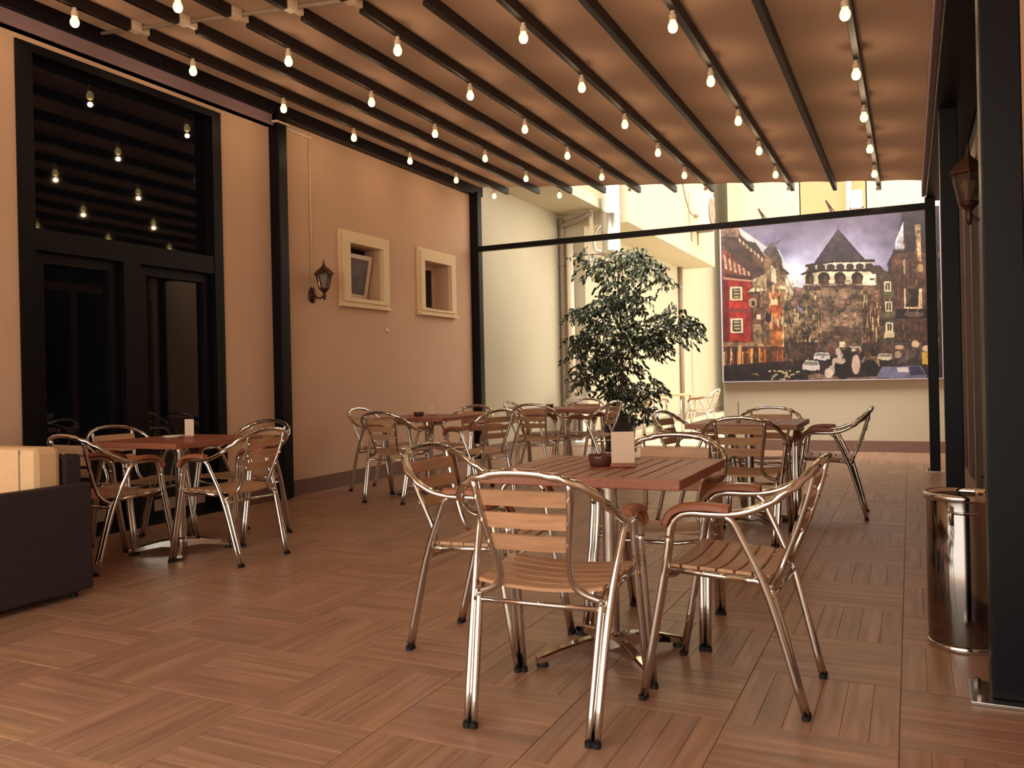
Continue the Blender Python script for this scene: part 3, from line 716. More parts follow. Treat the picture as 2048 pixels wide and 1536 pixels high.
clumps = [(1250, 522, 58, 26), (1205, 530, 40, 22), (1300, 540, 40, 20), (1330, 556, 22, 10), (1235, 570, 40, 22), (1265, 505, 40, 15), (1170, 510, 18, 14),
          (1195, 610, 55, 24), (1160, 628, 26, 18), (1240, 610, 40, 28), (1282, 600, 34, 20), (1300, 650, 44, 26), (1350, 625, 36, 20), (1372, 650, 22, 14), (1330, 668, 26, 14),
          (1160, 675, 28, 18), (1190, 660, 45, 24), (1240, 660, 46, 30), (1275, 690, 44, 22), (1310, 680, 26, 15), (1355, 660, 30, 16), (1148, 690, 14, 16),
          (1175, 715, 34, 22), (1160, 745, 22, 22), (1205, 730, 40, 28), (1245, 720, 40, 26), (1230, 690, 60, 26),
          (1210, 770, 30, 16), (1245, 775, 26, 34), (1290, 765, 26, 16), (1312, 778, 18, 10), (1270, 790, 28, 20), (1232, 800, 20, 26), (1280, 815, 22, 14), (1170, 765, 20, 10), (1300, 830, 14, 14)]
bm = bm_new()
for (px, py, rx, ry) in clumps:
    a = trunk[-1]
    best = min(trunk[1:], key=lambda q: (Vector(q) - pt(px, py + 30)).length)
    tip = pt(px, py, rg.uniform(-.25, .25)); mid = (Vector(best) + tip) / 2 + Vector((0, 0, .06))
    tube(bm, catmull([best, mid, tip], 3), .008, 5)
link('branches', bm, BARK, tr, smooth=True)
bm = bm_new(); lay = bm.loops.layers.float_color.new('tint')
def leaf(bm, p, L, ax, nrm, g):
    side = ax.cross(nrm).normalized()
    w_ = L * .23
    v = [bm.verts.new(p), bm.verts.new(p + ax * L * .35 + side * w_ - nrm * L * .04), bm.verts.new(p + ax * L * .75 + side * w_ * .7 - nrm * L * .08), bm.verts.new(p + ax * L - nrm * L * .16),
         bm.verts.new(p + ax * L * .75 - side * w_ * .7 - nrm * L * .08), bm.verts.new(p + ax * L * .35 - side * w_ - nrm * L * .04), bm.verts.new(p + ax * L * .5 + nrm * L * .03)]
    for i in range(6):
        f_ = bm.faces.new((v[i], v[(i + 1) % 6], v[6]))
        for l in f_.loops: l[lay] = g
pxm = 11.72 / F * 1.17
for (px, py, rx, ry) in clumps:
    cc = pt(px, py, rg.uniform(-.12, .12)); n = int(rx * ry * .021) + 3
    for _ in range(n):
        while True:
            a = rg.uniform(-1, 1); c_ = rg.uniform(-1, 1); d_ = rg.uniform(-1, 1)
            if a * a + c_ * c_ + d_ * d_ < 1: break
        p0 = cc + Vector((a * rx * pxm * .95, d_ * rx * pxm * .8, c_ * ry * pxm * .95))
        out = Vector((a + rg.uniform(-.4, .4), d_ + rg.uniform(-.4, .4), rg.uniform(-.25, .35))).normalized(); tl = rg.uniform(.16, .30)
        t0_ = rg.uniform(.55, 1.4)
        for q in range(11):
            k_ = q / 10; p = p0 + out * (tl * (k_ - .35)) + Vector((rg.uniform(-.02, .02), rg.uniform(-.02, .02), -.13 * k_ * k_))
            ax = (out * .6 + Vector((rg.uniform(-.6, .6), rg.uniform(-.6, .6), rg.uniform(-1.3, -.2)))).normalized()
            nr = Vector((rg.uniform(-1, 1), rg.uniform(-1, 1), rg.uniform(.2, 1))).normalized(); nr = (nr - ax * nr.dot(ax)).normalized()
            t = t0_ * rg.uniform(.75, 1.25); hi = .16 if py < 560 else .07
            g = (.020 * t, .031 * t, .012 * t, 1) if rg.random() > hi else (.24, .25, .12, 1)  # pale leaves are painted highlights, more frequent in the top clumps
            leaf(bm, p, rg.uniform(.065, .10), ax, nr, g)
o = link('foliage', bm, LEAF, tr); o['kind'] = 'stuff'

# ================================================================== COURTYARD THINGS
bm = bm_new(); tube(bm, catmull([(-5.36, 13.34, 0.0), (-5.36, 13.34, 3.5), (-5.34, 13.30, 3.68), (-5.1, 13.2, 3.72), (-4.75, 13.1, 3.80)], 4), .045, 10)
for z in (.6, 1.75, 3.0): cyl(bm, (-5.36, 13.34, z), .055, .05, n=12)
tag(link('downpipe', bm, GREYP, smooth=True), 'grey downpipe in the corner at the end of the left wall', 'pipe')
bm = bm_new(); tube(bm, [(-5.20, 13.30, 0), (-5.20, 13.30, 3.45)], .06, 12); tag(link('drainpipe', bm, WHITEP, smooth=True), 'pale downpipe between the corner and the potted tree', 'pipe')
du = empty('ventilation_duct', (-4.43, 13.2, 0)); tag(du, 'big shiny round ventilation duct above the potted tree', 'duct')
bm = bm_new(); lathe(bm, [(0, 3.14), (.16, 3.14), (.165, 3.16), (.16, 3.18), (.16, 3.75), (.168, 3.76), (.168, 3.80), (.16, 3.81), (.16, 4.7), (.168, 4.71), (.168, 4.75), (.16, 4.76), (.16, 7.0), (0, 7.0)], 28); link('duct_pipe', bm, GALV, du, smooth=True)
bm = bm_new(); box(bm, -.33, .18, -.03, .03, 3.08, 3.13); box(bm, -.36, -.31, -.03, .03, 3.08, 3.95); box(bm, -.33, -.31, .0, .2, 3.3, 3.34); link('bracket', bm, WHITEP, du)
bm = bm_new(); tube(bm, catmull([(-.12, .0, 3.15), (-.25, -.02, 3.2), (-.27, -.02, 3.4), (-.2, -.02, 3.55), (-.12, 0, 3.6)], 4), .035, 10); link('elbow', bm, GALV, du, smooth=True)
ac = empty('air_conditioner', (-4.02, 18.2, 4.25)); tag(ac, 'white air conditioner unit high on the overhanging storey', 'air conditioner')
bm = bm_new(); box(bm, -.18, .18, -.45, .45, 0, .75, .02); link('casing', bm, WHITEP, ac)
bm = bm_new(); lathe(bm, [(0, 0), (.27, 0), (.29, .02), (.27, .03), (.25, .015), (.06, .015), (.05, .03), (0, .03)], 28); bmesh.ops.rotate(bm, verts=bm.verts, cent=(0, 0, 0), matrix=Matrix.Rotation(R(90), 3, 'Y')); bmesh.ops.translate(bm, verts=bm.verts, vec=(.18, .1, .38)); link('fan_grille', bm, GREYP, ac, smooth=True)
bm = bm_new(); cyl(bm, (-.02, -.47, .18), .05, .06, n=10); tube(bm, catmull([(-.05, -.46, .2), (-.10, -.8, .3), (-.12, -1.3, .9), (-.14, -1.6, 1.6)], 5), .018, 6); link('refrigerant_line', bm, GREYP, ac, smooth=True)
for y in (-.3, .3):
    bm = bm_new(); box(bm, -.18, .2, y - .02, y + .02, -.04, 0); box(bm, -.18, -.15, y - .02, y + .02, -.3, 0)
    link('wall_bracket', bm, GREYP, ac)
# floodlight + small spikes above the poster
fl_ = empty('floodlight', (-.62, 12.34, 3.25)); tag(fl_, 'small white floodlight on top of the poster wall', 'lamp')
bm = bm_new(); box(bm, -.075, .075, -.05, .03, .07, .31, .02); link('housing', bm, emis('sky_glow_housing', (1, .96, .8, 1), 1.2), fl_)  # emission stands in for skylight reflected by the white housing
bm = bm_new(); box(bm, -.09, .09, -.02, .02, 0, .08); box(bm, -.09, -.078, -.02, .02, .06, .2); box(bm, .078, .09, -.02, .02, .06, .2); link('yoke', bm, GREYP, fl_)
for x_, s_, lb in ((-1.83, .20, 'slanted dark bracket on the poster wall above its left half'), (-.92, .22, 'thin dark bracket on the poster wall beside the floodlight')):
    bm = bm_new(); tube(bm, [(0, 0, 0), (-.09, 0, s_)], .014, 6); tube(bm, [(.05, 0, 0), (-.09, 0, s_)], .008, 6); box(bm, -.03, .08, -.03, .03, 0, .012)
    o = link('bracket', bm, IRON); o.location = (x_, 12.36, 3.25); tag(o, lb, 'bracket')
# pale pipe + pipe on the receding wall
bm = bm_new(); tube(bm, [(-4.92, 19.8, 0), (-4.92, 19.8, 3.66)], .05, 8); tag(link('drainpipe', bm, GREYP, smooth=True), 'beige downpipe where the overhanging storey ends', 'pipe')
bm = bm_new(); box(bm, -4.98, -4.95, 21.0, 21.9, .35, 2.0); tag(link('wall_cabinet', bm, PLASTER_COURT), 'pale flush meter cabinet on the receding courtyard wall', 'cabinet')
# pale table and stacking chairs far behind the tree
tb = empty('garden_table', (-4.05, 15.1, 0)); tag(tb, 'pale square table behind the potted tree', 'table')
bm = bm_new(); box(bm, -.4, .4, -.4, .4, .71, .74, .004); link('tabletop', bm, PALEW, tb)
for a in (-.36, .36):
    for c in (-.36, .36): bm = bm_new(); tube(bm, [(a, c, 0), (a * .95, c * .95, .71)], .016, 8); link('leg', bm, CHROMED, tb, smooth=True)
for (x, y, d_, lb) in ((-4.15, 14.35, 80, 'aluminium chair on the near side of the pale table behind the tree'), (-3.4, 15.0, 178, 'aluminium chair at the right of the pale table behind the tree')):
    place_chair(x, y, d_, lb, 'chairs at the pale table behind the tree')
um = empty('lidded_bin', (-5.0, 12.95, 0)); tag(um, 'grey metal lidded bin against the corner left of the tree', 'bin')
bm = bm_new(); lathe(bm, [(0, 0), (.2, 0), (.205, .03), (.19, .05), (.19, .62), (.2, .64), (0, .64)], 28); link('body', bm, CHROMED, um, smooth=False)
bm = bm_new(); lathe(bm, [(.205, .64), (.205, .66), (.17, .72), (.09, .76), (.02, .77), (.02, .78), (.04, .80), (.04, .83), (.0, .85)], 28); link('lid', bm, GREYP, um, smooth=True)

# ================================================================== POSTER (flat print, painted procedurally)
W_, H_ = 970, 768
YY, XX = np.mgrid[0:H_, 0:W_].astype(np.float32) * 2.0       # crop coordinates 0..1940 / 0..1536
def nz(sc__, seed, oct_=3):
    r_ = np.random.RandomState(seed); out = np.zeros((H_, W_), np.float32); amp = 1; tot = 0
    for o_ in range(oct_):
        s = max(2, int(sc__ / 2 ** o_)); gh, gw = H_ // s + 3, W_ // s + 3; g = r_.rand(gh, gw).astype(np.float32)
        yy = np.arange(H_) / s; xx = np.arange(W_) / s; yi = yy.astype(int); xi = xx.astype(int); fy = (yy - yi)[:, None]; fx = (xx - xi)[None, :]
        fy = fy * fy * (3 - 2 * fy); fx = fx * fx * (3 - 2 * fx)
        a = g[yi][:, xi]; b_ = g[yi][:, xi + 1]; c = g[yi + 1][:, xi]; d = g[yi + 1][:, xi + 1]
        out += amp * ((a * (1 - fx) + b_ * fx) * (1 - fy) + (c * (1 - fx) + d * fx) * fy); tot += amp; amp *= .5
    return out / tot
img = np.zeros((H_, W_, 3), np.float32)
def C(*c): return np.array(c, np.float32)
n1 = nz(150, 1); n2 = nz(26, 2); n3 = nz(9, 3, 2); n4 = nz(60, 4)
t = np.clip((YY - 60) / 620, 0, 1)[..., None]
sky = C(104, 88, 108) * (1 - t) + C(130, 128, 168) * t
sky = sky * (0.72 + .55 * n1[..., None]) + (n4[..., None] - .5) * 40
dk = np.clip((XX - 1100) / 700, 0, 1)[..., None] * np.clip(1 - (YY - 60) / 420, 0, 1)[..., None]
sky = sky * (1 - .55 * dk) + C(40, 32, 60) * .55 * dk
halo = np.exp(-(((XX - 1050) / 330) ** 2 + ((YY - 480) / 170) ** 2))[..., None]; sky += halo * C(70, 72, 72)
halo = np.exp(-(((XX - 660) / 110) ** 2 + ((YY - 620) / 150) ** 2))[..., None]; sky += halo * C(110, 120, 120)
img[:] = sky
def poly(P, col, tex=0.0, soft=1.0, vgrad=None):
    P = [(float(a), float(b_)) for a, b_ in P]
    xs = [p[0] for p in P]; ysl = [p[1] for p in P]
    x0, x1 = max(0, int(min(xs) / 2) - 1), min(W_, int(max(xs) / 2) + 2); y0, y1 = max(0, int(min(ysl) / 2) - 1), min(H_, int(max(ysl) / 2) + 2)
    if x1 <= x0 or y1 <= y0: return
    X, Y = XX[y0:y1, x0:x1], YY[y0:y1, x0:x1]; ins = np.zeros(X.shape, bool)
    for i in range(len(P)):
        (ax, ay), (bx, by) = P[i], P[(i + 1) % len(P)]
        if ay == by: continue
        cnd = ((ay > Y) != (by > Y)) & (X < (bx - ax) * (Y - ay) / (by - ay) + ax); ins ^= cnd
    c = np.ones(X.shape + (3,), np.float32) * C(*col)
    if vgrad is not None:
        tt = np.clip((Y - min(ysl)) / max(1, max(ysl) - min(ysl)), 0, 1)[..., None]; c = c * (1 - tt) + C(*vgrad) * tt
    if tex: c = c * (1 + tex * (n2[y0:y1, x0:x1, None] - .5) * 2 + tex * (n3[y0:y1, x0:x1, None] - .5) * 1.6)
    sub = img[y0:y1, x0:x1]; sub[ins] = c[ins] * soft + sub[ins] * (1 - soft)
def rect(x0, y0, x1, y1, col, **k): poly([(x0, y0), (x1, y0), (x1, y1), (x0, y1)], col, **k)
def ell(cx_, cy_, rx, ry, col, a=1.0):
    m_ = (((XX - cx_) / rx) ** 2 + ((YY - cy_) / ry) ** 2) < 1; img[m_] = C(*col) * a + img[m_] * (1 - a)
# light behind roofs (left)
poly([(225, 215), (460, 380), (560, 400), (640, 560), (750, 700), (600, 760), (200, 420)], (210, 205, 200), soft=.75)
# --- tower
poly([(1035, 150), (1045, 235), (1022, 235)], (110, 90, 110))
poly([(1035, 232), (1258, 486), (842, 506)], (58, 46, 56), tex=.25)
for k in range(-6, 7): poly([(1035, 250), (1040 + k * 30, 486), (1034 + k * 30, 490)], (88, 74, 80), soft=.7)
poly([(765, 525), (900, 498), (1335, 478), (1330, 505), (1000, 512), (775, 545)], (50, 34, 40))
poly([(778, 540), (1000, 506), (1325, 502), (1320, 580), (1000, 560), (770, 600)], (206, 190, 166), tex=.25)
for k in range(7):
    x = 820 + k * 78; ell(x, 545 - k * 1.5, 34, 26, (58, 42, 44)); ell(x, 570, 44, 16, (70, 54, 50), .8)
poly([(725, 600), (820, 560), (1300, 555), (1395, 565), (1385, 600), (1290, 590), (900, 590), (760, 615)], (48, 34, 36), tex=.2)
poly([(752, 605), (900, 580), (1290, 580), (1345, 600), (1330, 690), (1000, 680), (760, 700)], (214, 196, 168), tex=.22)
for k, x in enumerate((805, 920, 1050, 1190)):
    ell(x, 635 - (k > 0) * 8, 36 + (k > 0) * 12, 46, (40, 26, 30)); rect(x - 34 - (k > 0) * 8, 640, x + 34 + (k > 0) * 8, 680, (60, 42, 40)); ell(x + 14, 640, 20, 30, (92, 66, 52), .8)
poly([(750, 690), (1000, 672), (1290, 690), (1270, 780), (1240, 1210), (905, 1210), (880, 800), (760, 740)], (126, 100, 84), tex=.55)
poly([(905, 790), (1210, 780), (1220, 1060), (910, 1060)], (120, 94, 80), tex=.6, soft=.9)
poly([(760, 700), (1290, 690), (1280, 720), (760, 735)], (66, 48, 44), tex=.3)
ell(960, 740, 60, 34, (150, 124, 100), .6); ell(1110, 735, 70, 30, (158, 130, 106), .6)
poly([(900, 1060), (1230, 1060), (1230, 1210), (905, 1215)], (88, 66, 56), tex=.5)
rect(1045, 1145, 1092, 1190, (226, 210, 172)); ell(1068, 1060, 60, 40, (70, 52, 46), .6)
# --- left street
rr = random.Random(3)
poly([(85, 220), (230, 215), (250, 290), (440, 470), (470, 620), (470, 1200), (85, 1200)], (96, 66, 58), tex=.35)
poly([(90, 225), (235, 225), (240, 300), (90, 290)], (150, 116, 96), tex=.4, soft=.8)
poly([(90, 300), (220, 300), (455, 600), (300, 610), (90, 360)], (72, 52, 48), tex=.3)
poly([(90, 400), (150, 420), (320, 600), (110, 600)], (120, 60, 52), tex=.35)
for k in range(6): poly([(110 + k * 38, 440 + k * 26), (128 + k * 38, 452 + k * 26), (140 + k * 38, 560 + k * 14), (122 + k * 38, 556 + k * 14)], (196, 160, 132), tex=.3)
for k in range(7): poly([(230 + k * 30, 285 + k * 26), (246 + k * 30, 298 + k * 26), (250 + k * 30, 345 + k * 26), (236 + k * 30, 335 + k * 26)], (210, 176, 148), tex=.25)
poly([(235, 270), (300, 330), (370, 345), (455, 470), (440, 480), (225, 300)], (66, 50, 48))
poly([(440, 400), (540, 400), (580, 470), (590, 560), (630, 590), (620, 620), (700, 760), (700, 1300), (440, 1300)], (120, 92, 72), tex=.5)
poly([(430, 420), (500, 340), (545, 400), (580, 480), (575, 520), (440, 440)], (88, 72, 72), tex=.3)
poly([(500, 350), (605, 305), (560, 345), (515, 385)], (96, 82, 92), soft=.8)
poly([(490, 520), (530, 560), (540, 680), (500, 660)], (216, 200, 170), tex=.3); poly([(555, 560), (640, 610), (640, 590), (560, 520)], (60, 44, 44))
poly([(105, 610), (340, 625), (350, 1170), (110, 1150)], (150, 40, 40), tex=.3)
poly([(105, 640), (150, 640), (160, 1160), (110, 1150)], (104, 30, 34), tex=.2)
poly([(120, 605), (350, 612), (345, 650), (120, 640)], (74, 40, 40)); poly([(110, 625), (350, 650), (345, 662), (110, 640)], (190, 140, 116))
poly([(160, 820), (320, 830), (320, 880), (160, 870)], (180, 52, 44), tex=.2); poly([(160, 1085), (320, 1095), (320, 1140), (160, 1130)], (172, 50, 40), tex=.2)
poly([(150, 880), (350, 885), (350, 912), (150, 905)], (122, 60, 52)); rect(330, 660, 352, 1160, (96, 50, 44), tex=.3)
for (x0, y0, x1, y1) in ((162, 702, 262, 812), (166, 958, 268, 1076)):
    rect(x0, y0, x1, y1, (222, 206, 166)); rect(x0 + 18, y0 + 14, x1 - 16, y1 - 12, (56, 40, 36)); 
    for q in range(3): rect(x0 + 30, y0 + 24 + q * 26, x1 - 26, y0 + 38 + q * 26, (176, 160, 130))
poly([(300, 745), (440, 735), (465, 720), (400, 700), (345, 712)], (214, 196, 164), tex=.2); poly([(300, 745), (440, 738), (440, 752), (310, 758)], (70, 52, 46))
poly([(345, 640), (455, 600), (460, 720), (350, 710)], (176, 150, 118), tex=.4)
poly([(110, 1150), (350, 1150), (480, 1200), (480, 1230), (110, 1190)], (160, 120, 92), tex=.4)
poly([(470, 735), (570, 740), (590, 1190), (480, 1190)], (176, 104, 60), tex=.35)
rect(490, 800, 545, 850, (226, 204, 160)); rect(480, 850, 585, 915, (150, 70, 44), tex=.25); rect(490, 990, 590, 1060, (132, 62, 42), tex=.25)
poly([(560, 690), (610, 700), (615, 722), (545, 716)], (222, 206, 176)); rect(585, 900, 600, 1190, (220, 176, 120), tex=.3)
poly([(590, 760), (660, 780), (760, 950), (880, 980), (890, 1210), (600, 1210)], (110, 88, 68), tex=.7)
poly([(610, 620), (680, 740), (690, 790), (610, 740)], (190, 172, 150), tex=.4); poly([(680, 700), (770, 715), (800, 860), (660, 860)], (116, 88, 78), tex=.5); poly([(1240, 700), (1420, 660), (1420, 860), (1240, 860)], (88, 66, 54), tex=.5)
poly([(740, 720), (880, 760), (905, 1200), (760, 1210)], (108, 88, 70), tex=.75)
for k in range(95):
    x = rr.uniform(350, 890); y = rr.uniform(650 if x < 620 else 760, 1180); h_ = rr.uniform(24, 80); w__ = rr.uniform(5, 15)
    rect(x, y, x + w__, y + h_, rr.choice([(222, 196, 150), (52, 36, 34), (44, 30, 32), (190, 150, 100), (150, 104, 70), (228, 212, 176)]), soft=.8)
for k in range(26):
    x = rr.uniform(600, 880); y = rr.uniform(790, 1140); q = rr.uniform(10, 24); h_ = rr.uniform(16, 50); poly([(x, y), (x + q, y + 6), (x + q + 4, y + h_), (x - 3, y + h_ - 6)], (40, 28, 32), soft=.85); rect(x + 4, y + 6, x + 9, y + h_ * .7, (206, 180, 136), soft=.8)
poly([(345, 1010), (420, 1000), (420, 1180), (360, 1180)], (150, 120, 90), tex=.4); rect(378, 925, 410, 965, (224, 208, 170)); ell(345, 830, 34, 40, (190, 160, 124), .8); ell(350, 836, 16, 24, (52, 34, 32)); ell(472, 950, 26, 44, (40, 28, 30))
# shop level
rect(105, 1185, 720, 1400, (84, 50, 36), tex=.5)
for k in range(46):
    x = rr.uniform(110, 710); w__ = rr.uniform(6, 22); y = 1195 + rr.uniform(0, 40)
    poly([(x, y), (x + w__, y), (x + w__ * .8, y + rr.uniform(70, 190)), (x + w__ * .2, y + rr.uniform(70, 190))], rr.choice([(236, 170, 84), (196, 110, 50), (246, 216, 150), (60, 30, 24), (150, 70, 40), (52, 28, 28)]), soft=.85)
poly([(225, 1180), (255, 1180), (245, 1380), (228, 1380)], (206, 160, 110))
# --- right side
poly([(1560, 60), (1890, 50), (1890, 1440), (1460, 1440), (1430, 640), (1450, 500), (1500, 380)], (44, 28, 36), tex=.45)
poly([(1430, 520), (1500, 380), (1570, 300), (1600, 420), (1560, 640), (1500, 720)], (64, 42, 44), tex=.4)
poly([(1500, 330), (1560, 180), (1570, 400), (1500, 420)], (196, 186, 196), tex=.2)
poly([(1480, 400), (1580, 395), (1590, 440), (1470, 480)], (48, 32, 38))
for k in range(5): rect(1512 + k * 12, 330, 1517 + k * 12, 410, (96, 84, 96))
poly([(1440, 540), (1490, 440), (1600, 420), (1770, 430), (1770, 1140), (1500, 1140)], (78, 52, 44), tex=.4)
for (x0, y0, x1, y1, cc_) in ((1570, 715, 1715, 880, (206, 176, 140)), ):
    rect(x0, y0, x1, y1, cc_, tex=.2); rect(x0 + 14, y0, x1 - 28, y1 - 14, (36, 24, 28), tex=.3)
poly([(1590, 735), (1640, 770), (1600, 840), (1582, 800)], (110, 86, 70), soft=.6)
poly([(1655, 200), (1700, 190), (1710, 500), (1680, 480)], (164, 132, 100), tex=.5); poly([(1560, 480), (1580, 480), (1580, 600), (1565, 600)], (150, 130, 110)); ell(1700, 550, 26, 34, (176, 150, 104), .8)
poly([(1500, 880), (1770, 880), (1770, 960), (1500, 960)], (32, 20, 26)); ell(1650, 925, 80, 22, (120, 98, 86), .7)
for k in range(30):
    x = rr.uniform(1500, 1860); y = rr.uniform(300, 1130); rect(x, y, x + rr.uniform(5, 14), y + rr.uniform(30, 110), rr.choice([(116, 84, 70), (24, 14, 22), (28, 18, 26), (150, 118, 92)]), soft=.6)
poly([(1330, 640), (1395, 560), (1470, 600), (1500, 1140), (1370, 1190), (1330, 900)], (72, 60, 50), tex=.3)
ell(1350, 570, 50, 44, (70, 52, 46))
rect(1405, 730, 1490, 790, (92, 88, 60), tex=.2); rect(1410, 900, 1495, 950, (94, 90, 62), tex=.2)
for (x0, y0) in ((1408, 660), (1416, 822), (1422, 990)):
    rect(x0, y0, x0 + 58, y0 + 80, (220, 204, 176)); rect(x0 + 12, y0 + 10, x0 + 46, y0 + 70, (60, 46, 44)); rect(x0 + 26, y0 + 10, x0 + 31, y0 + 70, (190, 170, 140))
poly([(1410, 1070), (1490, 1070), (1490, 1110), (1410, 1115)], (210, 190, 156))
poly([(1220, 780), (1370, 720), (1380, 1190), (1240, 1200)], (92, 66, 50), tex=.65)
for k in range(26):
    x = rr.uniform(1225, 1360); y = rr.uniform(760, 1080); rect(x, y, x + rr.uniform(5, 13), y + rr.uniform(40, 130), rr.choice([(214, 170, 116), (44, 28, 28), (232, 206, 160), (36, 22, 28)]), soft=.85)
poly([(1280, 600), (1340, 600), (1345, 690), (1280, 690)], (222, 206, 180), tex=.25); ell(1310, 640, 22, 10, (70, 52, 50))
# road, cars, people
poly([(600, 1150), (1500, 1150), (1500, 1260), (600, 1300)], (70, 48, 42), tex=.5)
poly([(905, 1150), (1235, 1150), (1232, 1215), (905, 1215)], (92, 70, 58), tex=.5)
rect(1045, 1145, 1092, 1190, (226, 210, 172))
poly([(105, 1340), (1890, 1200), (1890, 1470), (105, 1470)], (40, 26, 30), tex=.5)
poly([(640, 1470), (850, 1400), (1100, 1440), (1400, 1420), (1300, 1470)], (150, 118, 104), tex=.3, soft=.8)
def car(x0, y0, x1, y1, col):
    hh = y1 - y0
    poly([(x0, y1 - hh * .15), (x0, y0 + hh * .45), (x0 + (x1 - x0) * .15, y0), (x1 - (x1 - x0) * .1, y0 + hh * .05), (x1, y0 + hh * .5), (x1, y1)], col, tex=.08); poly([(x0 + 10, y0 + hh * .42), (x0 + (x1 - x0) * .2, y0 + hh * .1), (x1 - 18, y0 + hh * .15), (x1 - 8, y0 + hh * .45)], tuple(c * .62 for c in col)); ell(x0 + 20, y1 - 4, 14, 12, (26, 18, 26)); ell(x1 - 18, y1 - 2, 14, 12, (26, 18, 26))
car(840, 1230, 968, 1300, (216, 208, 204)); car(750, 1295, 885, 1385, (206, 196, 196)); car(1110, 1185, 1222, 1230, (226, 214, 200)); car(1350, 1240, 1480, 1300, (206, 190, 166)); car(1225, 1262, 1370, 1350, (150, 124, 96))
poly([(1340, 1440), (1390, 1350), (1700, 1335), (1760, 1425), (1740, 1440)], (112, 110, 140), tex=.12); poly([(1510, 1355), (1600, 1350), (1610, 1390), (1520, 1392)], (216, 206, 210)); poly([(1610, 1345), (1690, 1342), (1740, 1410), (1620, 1420)], (58, 52, 80))
rect(1470, 1150, 1720, 1330, (84, 70, 72), tex=.4, soft=.8); ell(1660, 1165, 32, 28, (206, 180, 140)); rect(1715, 1230, 1785, 1330, (206, 164, 60)); ell(1750, 1200, 34, 26, (216, 180, 140)); ell(1530, 1190, 34, 18, (200, 160, 130)); ell(1520, 1250, 28, 30, (170, 140, 120))
for k in range(26):
    x = rr.uniform(960, 1330); y = rr.uniform(1215, 1400); s_ = rr.uniform(12, 30); ell(x, y, s_, s_ * 1.6, rr.choice([(24, 16, 26), (30, 20, 30), (210, 190, 176), (90, 50, 40), (22, 14, 24)]), .9)
ell(1075, 1360, 70, 90, (24, 16, 24)); ell(1055, 1300, 40, 26, (196, 170, 150)); ell(1180, 1330, 34, 80, (206, 176, 160)); ell(960, 1400, 34, 40, (216, 196, 176)); ell(1290, 1350, 70, 60, (26, 16, 22))
for k in range(30):
    x = rr.uniform(110, 760); y = rr.uniform(1370, 1450); ell(x, y, rr.uniform(20, 55), rr.uniform(16, 40), rr.choice([(28, 14, 20), (34, 18, 22), (24, 14, 22), (150, 118, 84)]) if k % 5 == 0 else (28, 15, 22), .9)
for k in range(24):
    x = rr.uniform(480, 720); y = rr.uniform(1380, 1450); ell(x, y, rr.uniform(5, 14), rr.uniform(5, 10), (214, 196, 150), .85)
for k in range(520):
    x = rr.uniform(110, 1860); y = rr.uniform(640, 1300)
    if 900 < x < 1240 and y < 1180:
        s_ = rr.uniform(6, 16); ell(x, y, s_ * 1.6, s_ * .8, rr.choice([(92, 68, 56), (158, 130, 108), (74, 54, 48), (140, 112, 92)]), .45); continue
    if x < 350 or (x > 1500 and k % 2): continue
    q = rr.uniform(4, 9); h_ = rr.uniform(14, 46); d_ = rr.uniform(-8, 8)
    poly([(x, y), (x + q, y), (x + q + d_, y + h_), (x + d_, y + h_)], rr.choice([(40, 26, 28), (64, 44, 38), (206, 172, 126), (150, 112, 76), (34, 22, 28), (120, 84, 60)]), soft=.6)
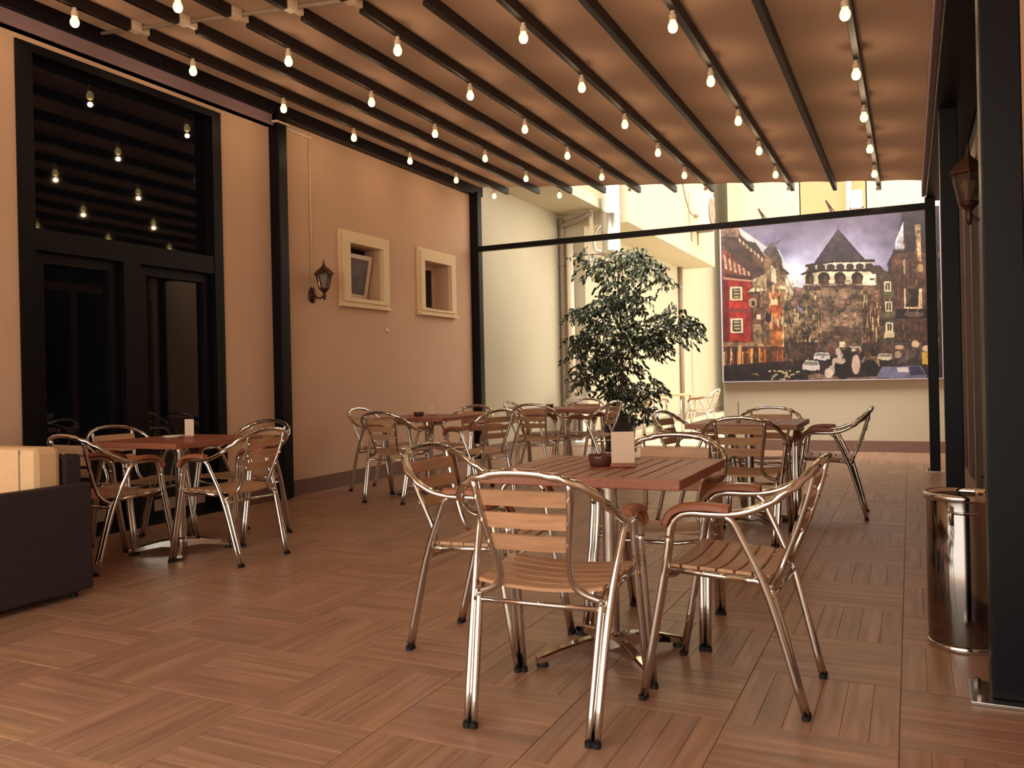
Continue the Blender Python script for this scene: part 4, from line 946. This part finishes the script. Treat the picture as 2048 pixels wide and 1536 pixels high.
# dark halo in the corners as printed, painterly grain
img *= (0.9 + .2 * n2[..., None]); img = np.clip(img, 0, 255)
PX0, PX1, PZ0, PZ1, PYp = -2.45, .40, .97, 3.235, 12.20
gx, gz = 400, 330
X_ = np.linspace(PX0 + .02, PX1 - .02, gx); Z_ = np.linspace(PZ0 + .015, PZ1 - .015, gz)
GX, GZ = np.meshgrid(X_, Z_)
c_, s_ = math.cos(YAW), math.sin(YAW); D_ = -s_ * GX + c_ * PYp; Q_ = c_ * GX + s_ * PYp
U_ = F * Q_ / D_; V_ = -F * (GZ - H) / D_
SX = ((1024 + U_ * cr + V_ * sr) - 1420) * 4.042 / 2; SY = ((HY - U_ * sr + V_ * cr) - 400) * 4.042 / 2
ix = np.clip(SX.round().astype(int), 0, W_ - 1); iy = np.clip(SY.round().astype(int), 34, H_ - 1)
cols = img[iy, ix] / 255.0
cols = np.where(cols <= .04045, cols / 12.92, ((cols + .055) / 1.055) ** 2.4) * 0.80
verts = np.stack([GX, np.full_like(GX, PYp), GZ], -1).reshape(-1, 3)
idx = np.arange(gx * gz).reshape(gz, gx)
faces = np.stack([idx[:-1, :-1], idx[:-1, 1:], idx[1:, 1:], idx[1:, :-1]], -1).reshape(-1, 4)
me = bpy.data.meshes.new('print'); me.vertices.add(len(verts)); me.vertices.foreach_set('co', verts.ravel())
me.loops.add(faces.size); me.loops.foreach_set('vertex_index', faces.ravel().astype(np.int32))
me.polygons.add(len(faces)); me.polygons.foreach_set('loop_start', np.arange(0, faces.size, 4, dtype=np.int32)); me.polygons.foreach_set('loop_total', np.full(len(faces), 4, np.int32))
me.update(); me.validate()
ca = me.color_attributes.new('ink', 'FLOAT_COLOR', 'POINT')
ca.data.foreach_set('color', np.concatenate([cols.reshape(-1, 3), np.ones((len(verts), 1))], 1).astype(np.float32).ravel())
PM = bpy.data.materials.new('printed_street_scene'); PM.use_nodes = True; nt = PM.node_tree; b = nt.nodes['Principled BSDF']
at = nt.nodes.new('ShaderNodeAttribute'); at.attribute_name = 'ink'; nt.links.new(at.outputs['Color'], b.inputs['Base Color']); b.inputs['Roughness'].default_value = .5
me.materials.append(PM)
po = empty('street_poster', ((PX0 + PX1) / 2, 12.28, PZ0)); tag(po, 'large poster of a round stone tower above a busy old street', 'poster')
pr_ = bpy.data.objects.new('print', me); COL.objects.link(pr_); pr_.parent = po; pr_.location = -po.location
bm = bm_new(); cxp = po.location.x
box(bm, PX0 - cxp, PX1 - cxp, -.078, .018, 0, PZ1 - PZ0); link('canvas_box', bm, mat('canvas_edge', rgb(200, 190, 205), .7), po)
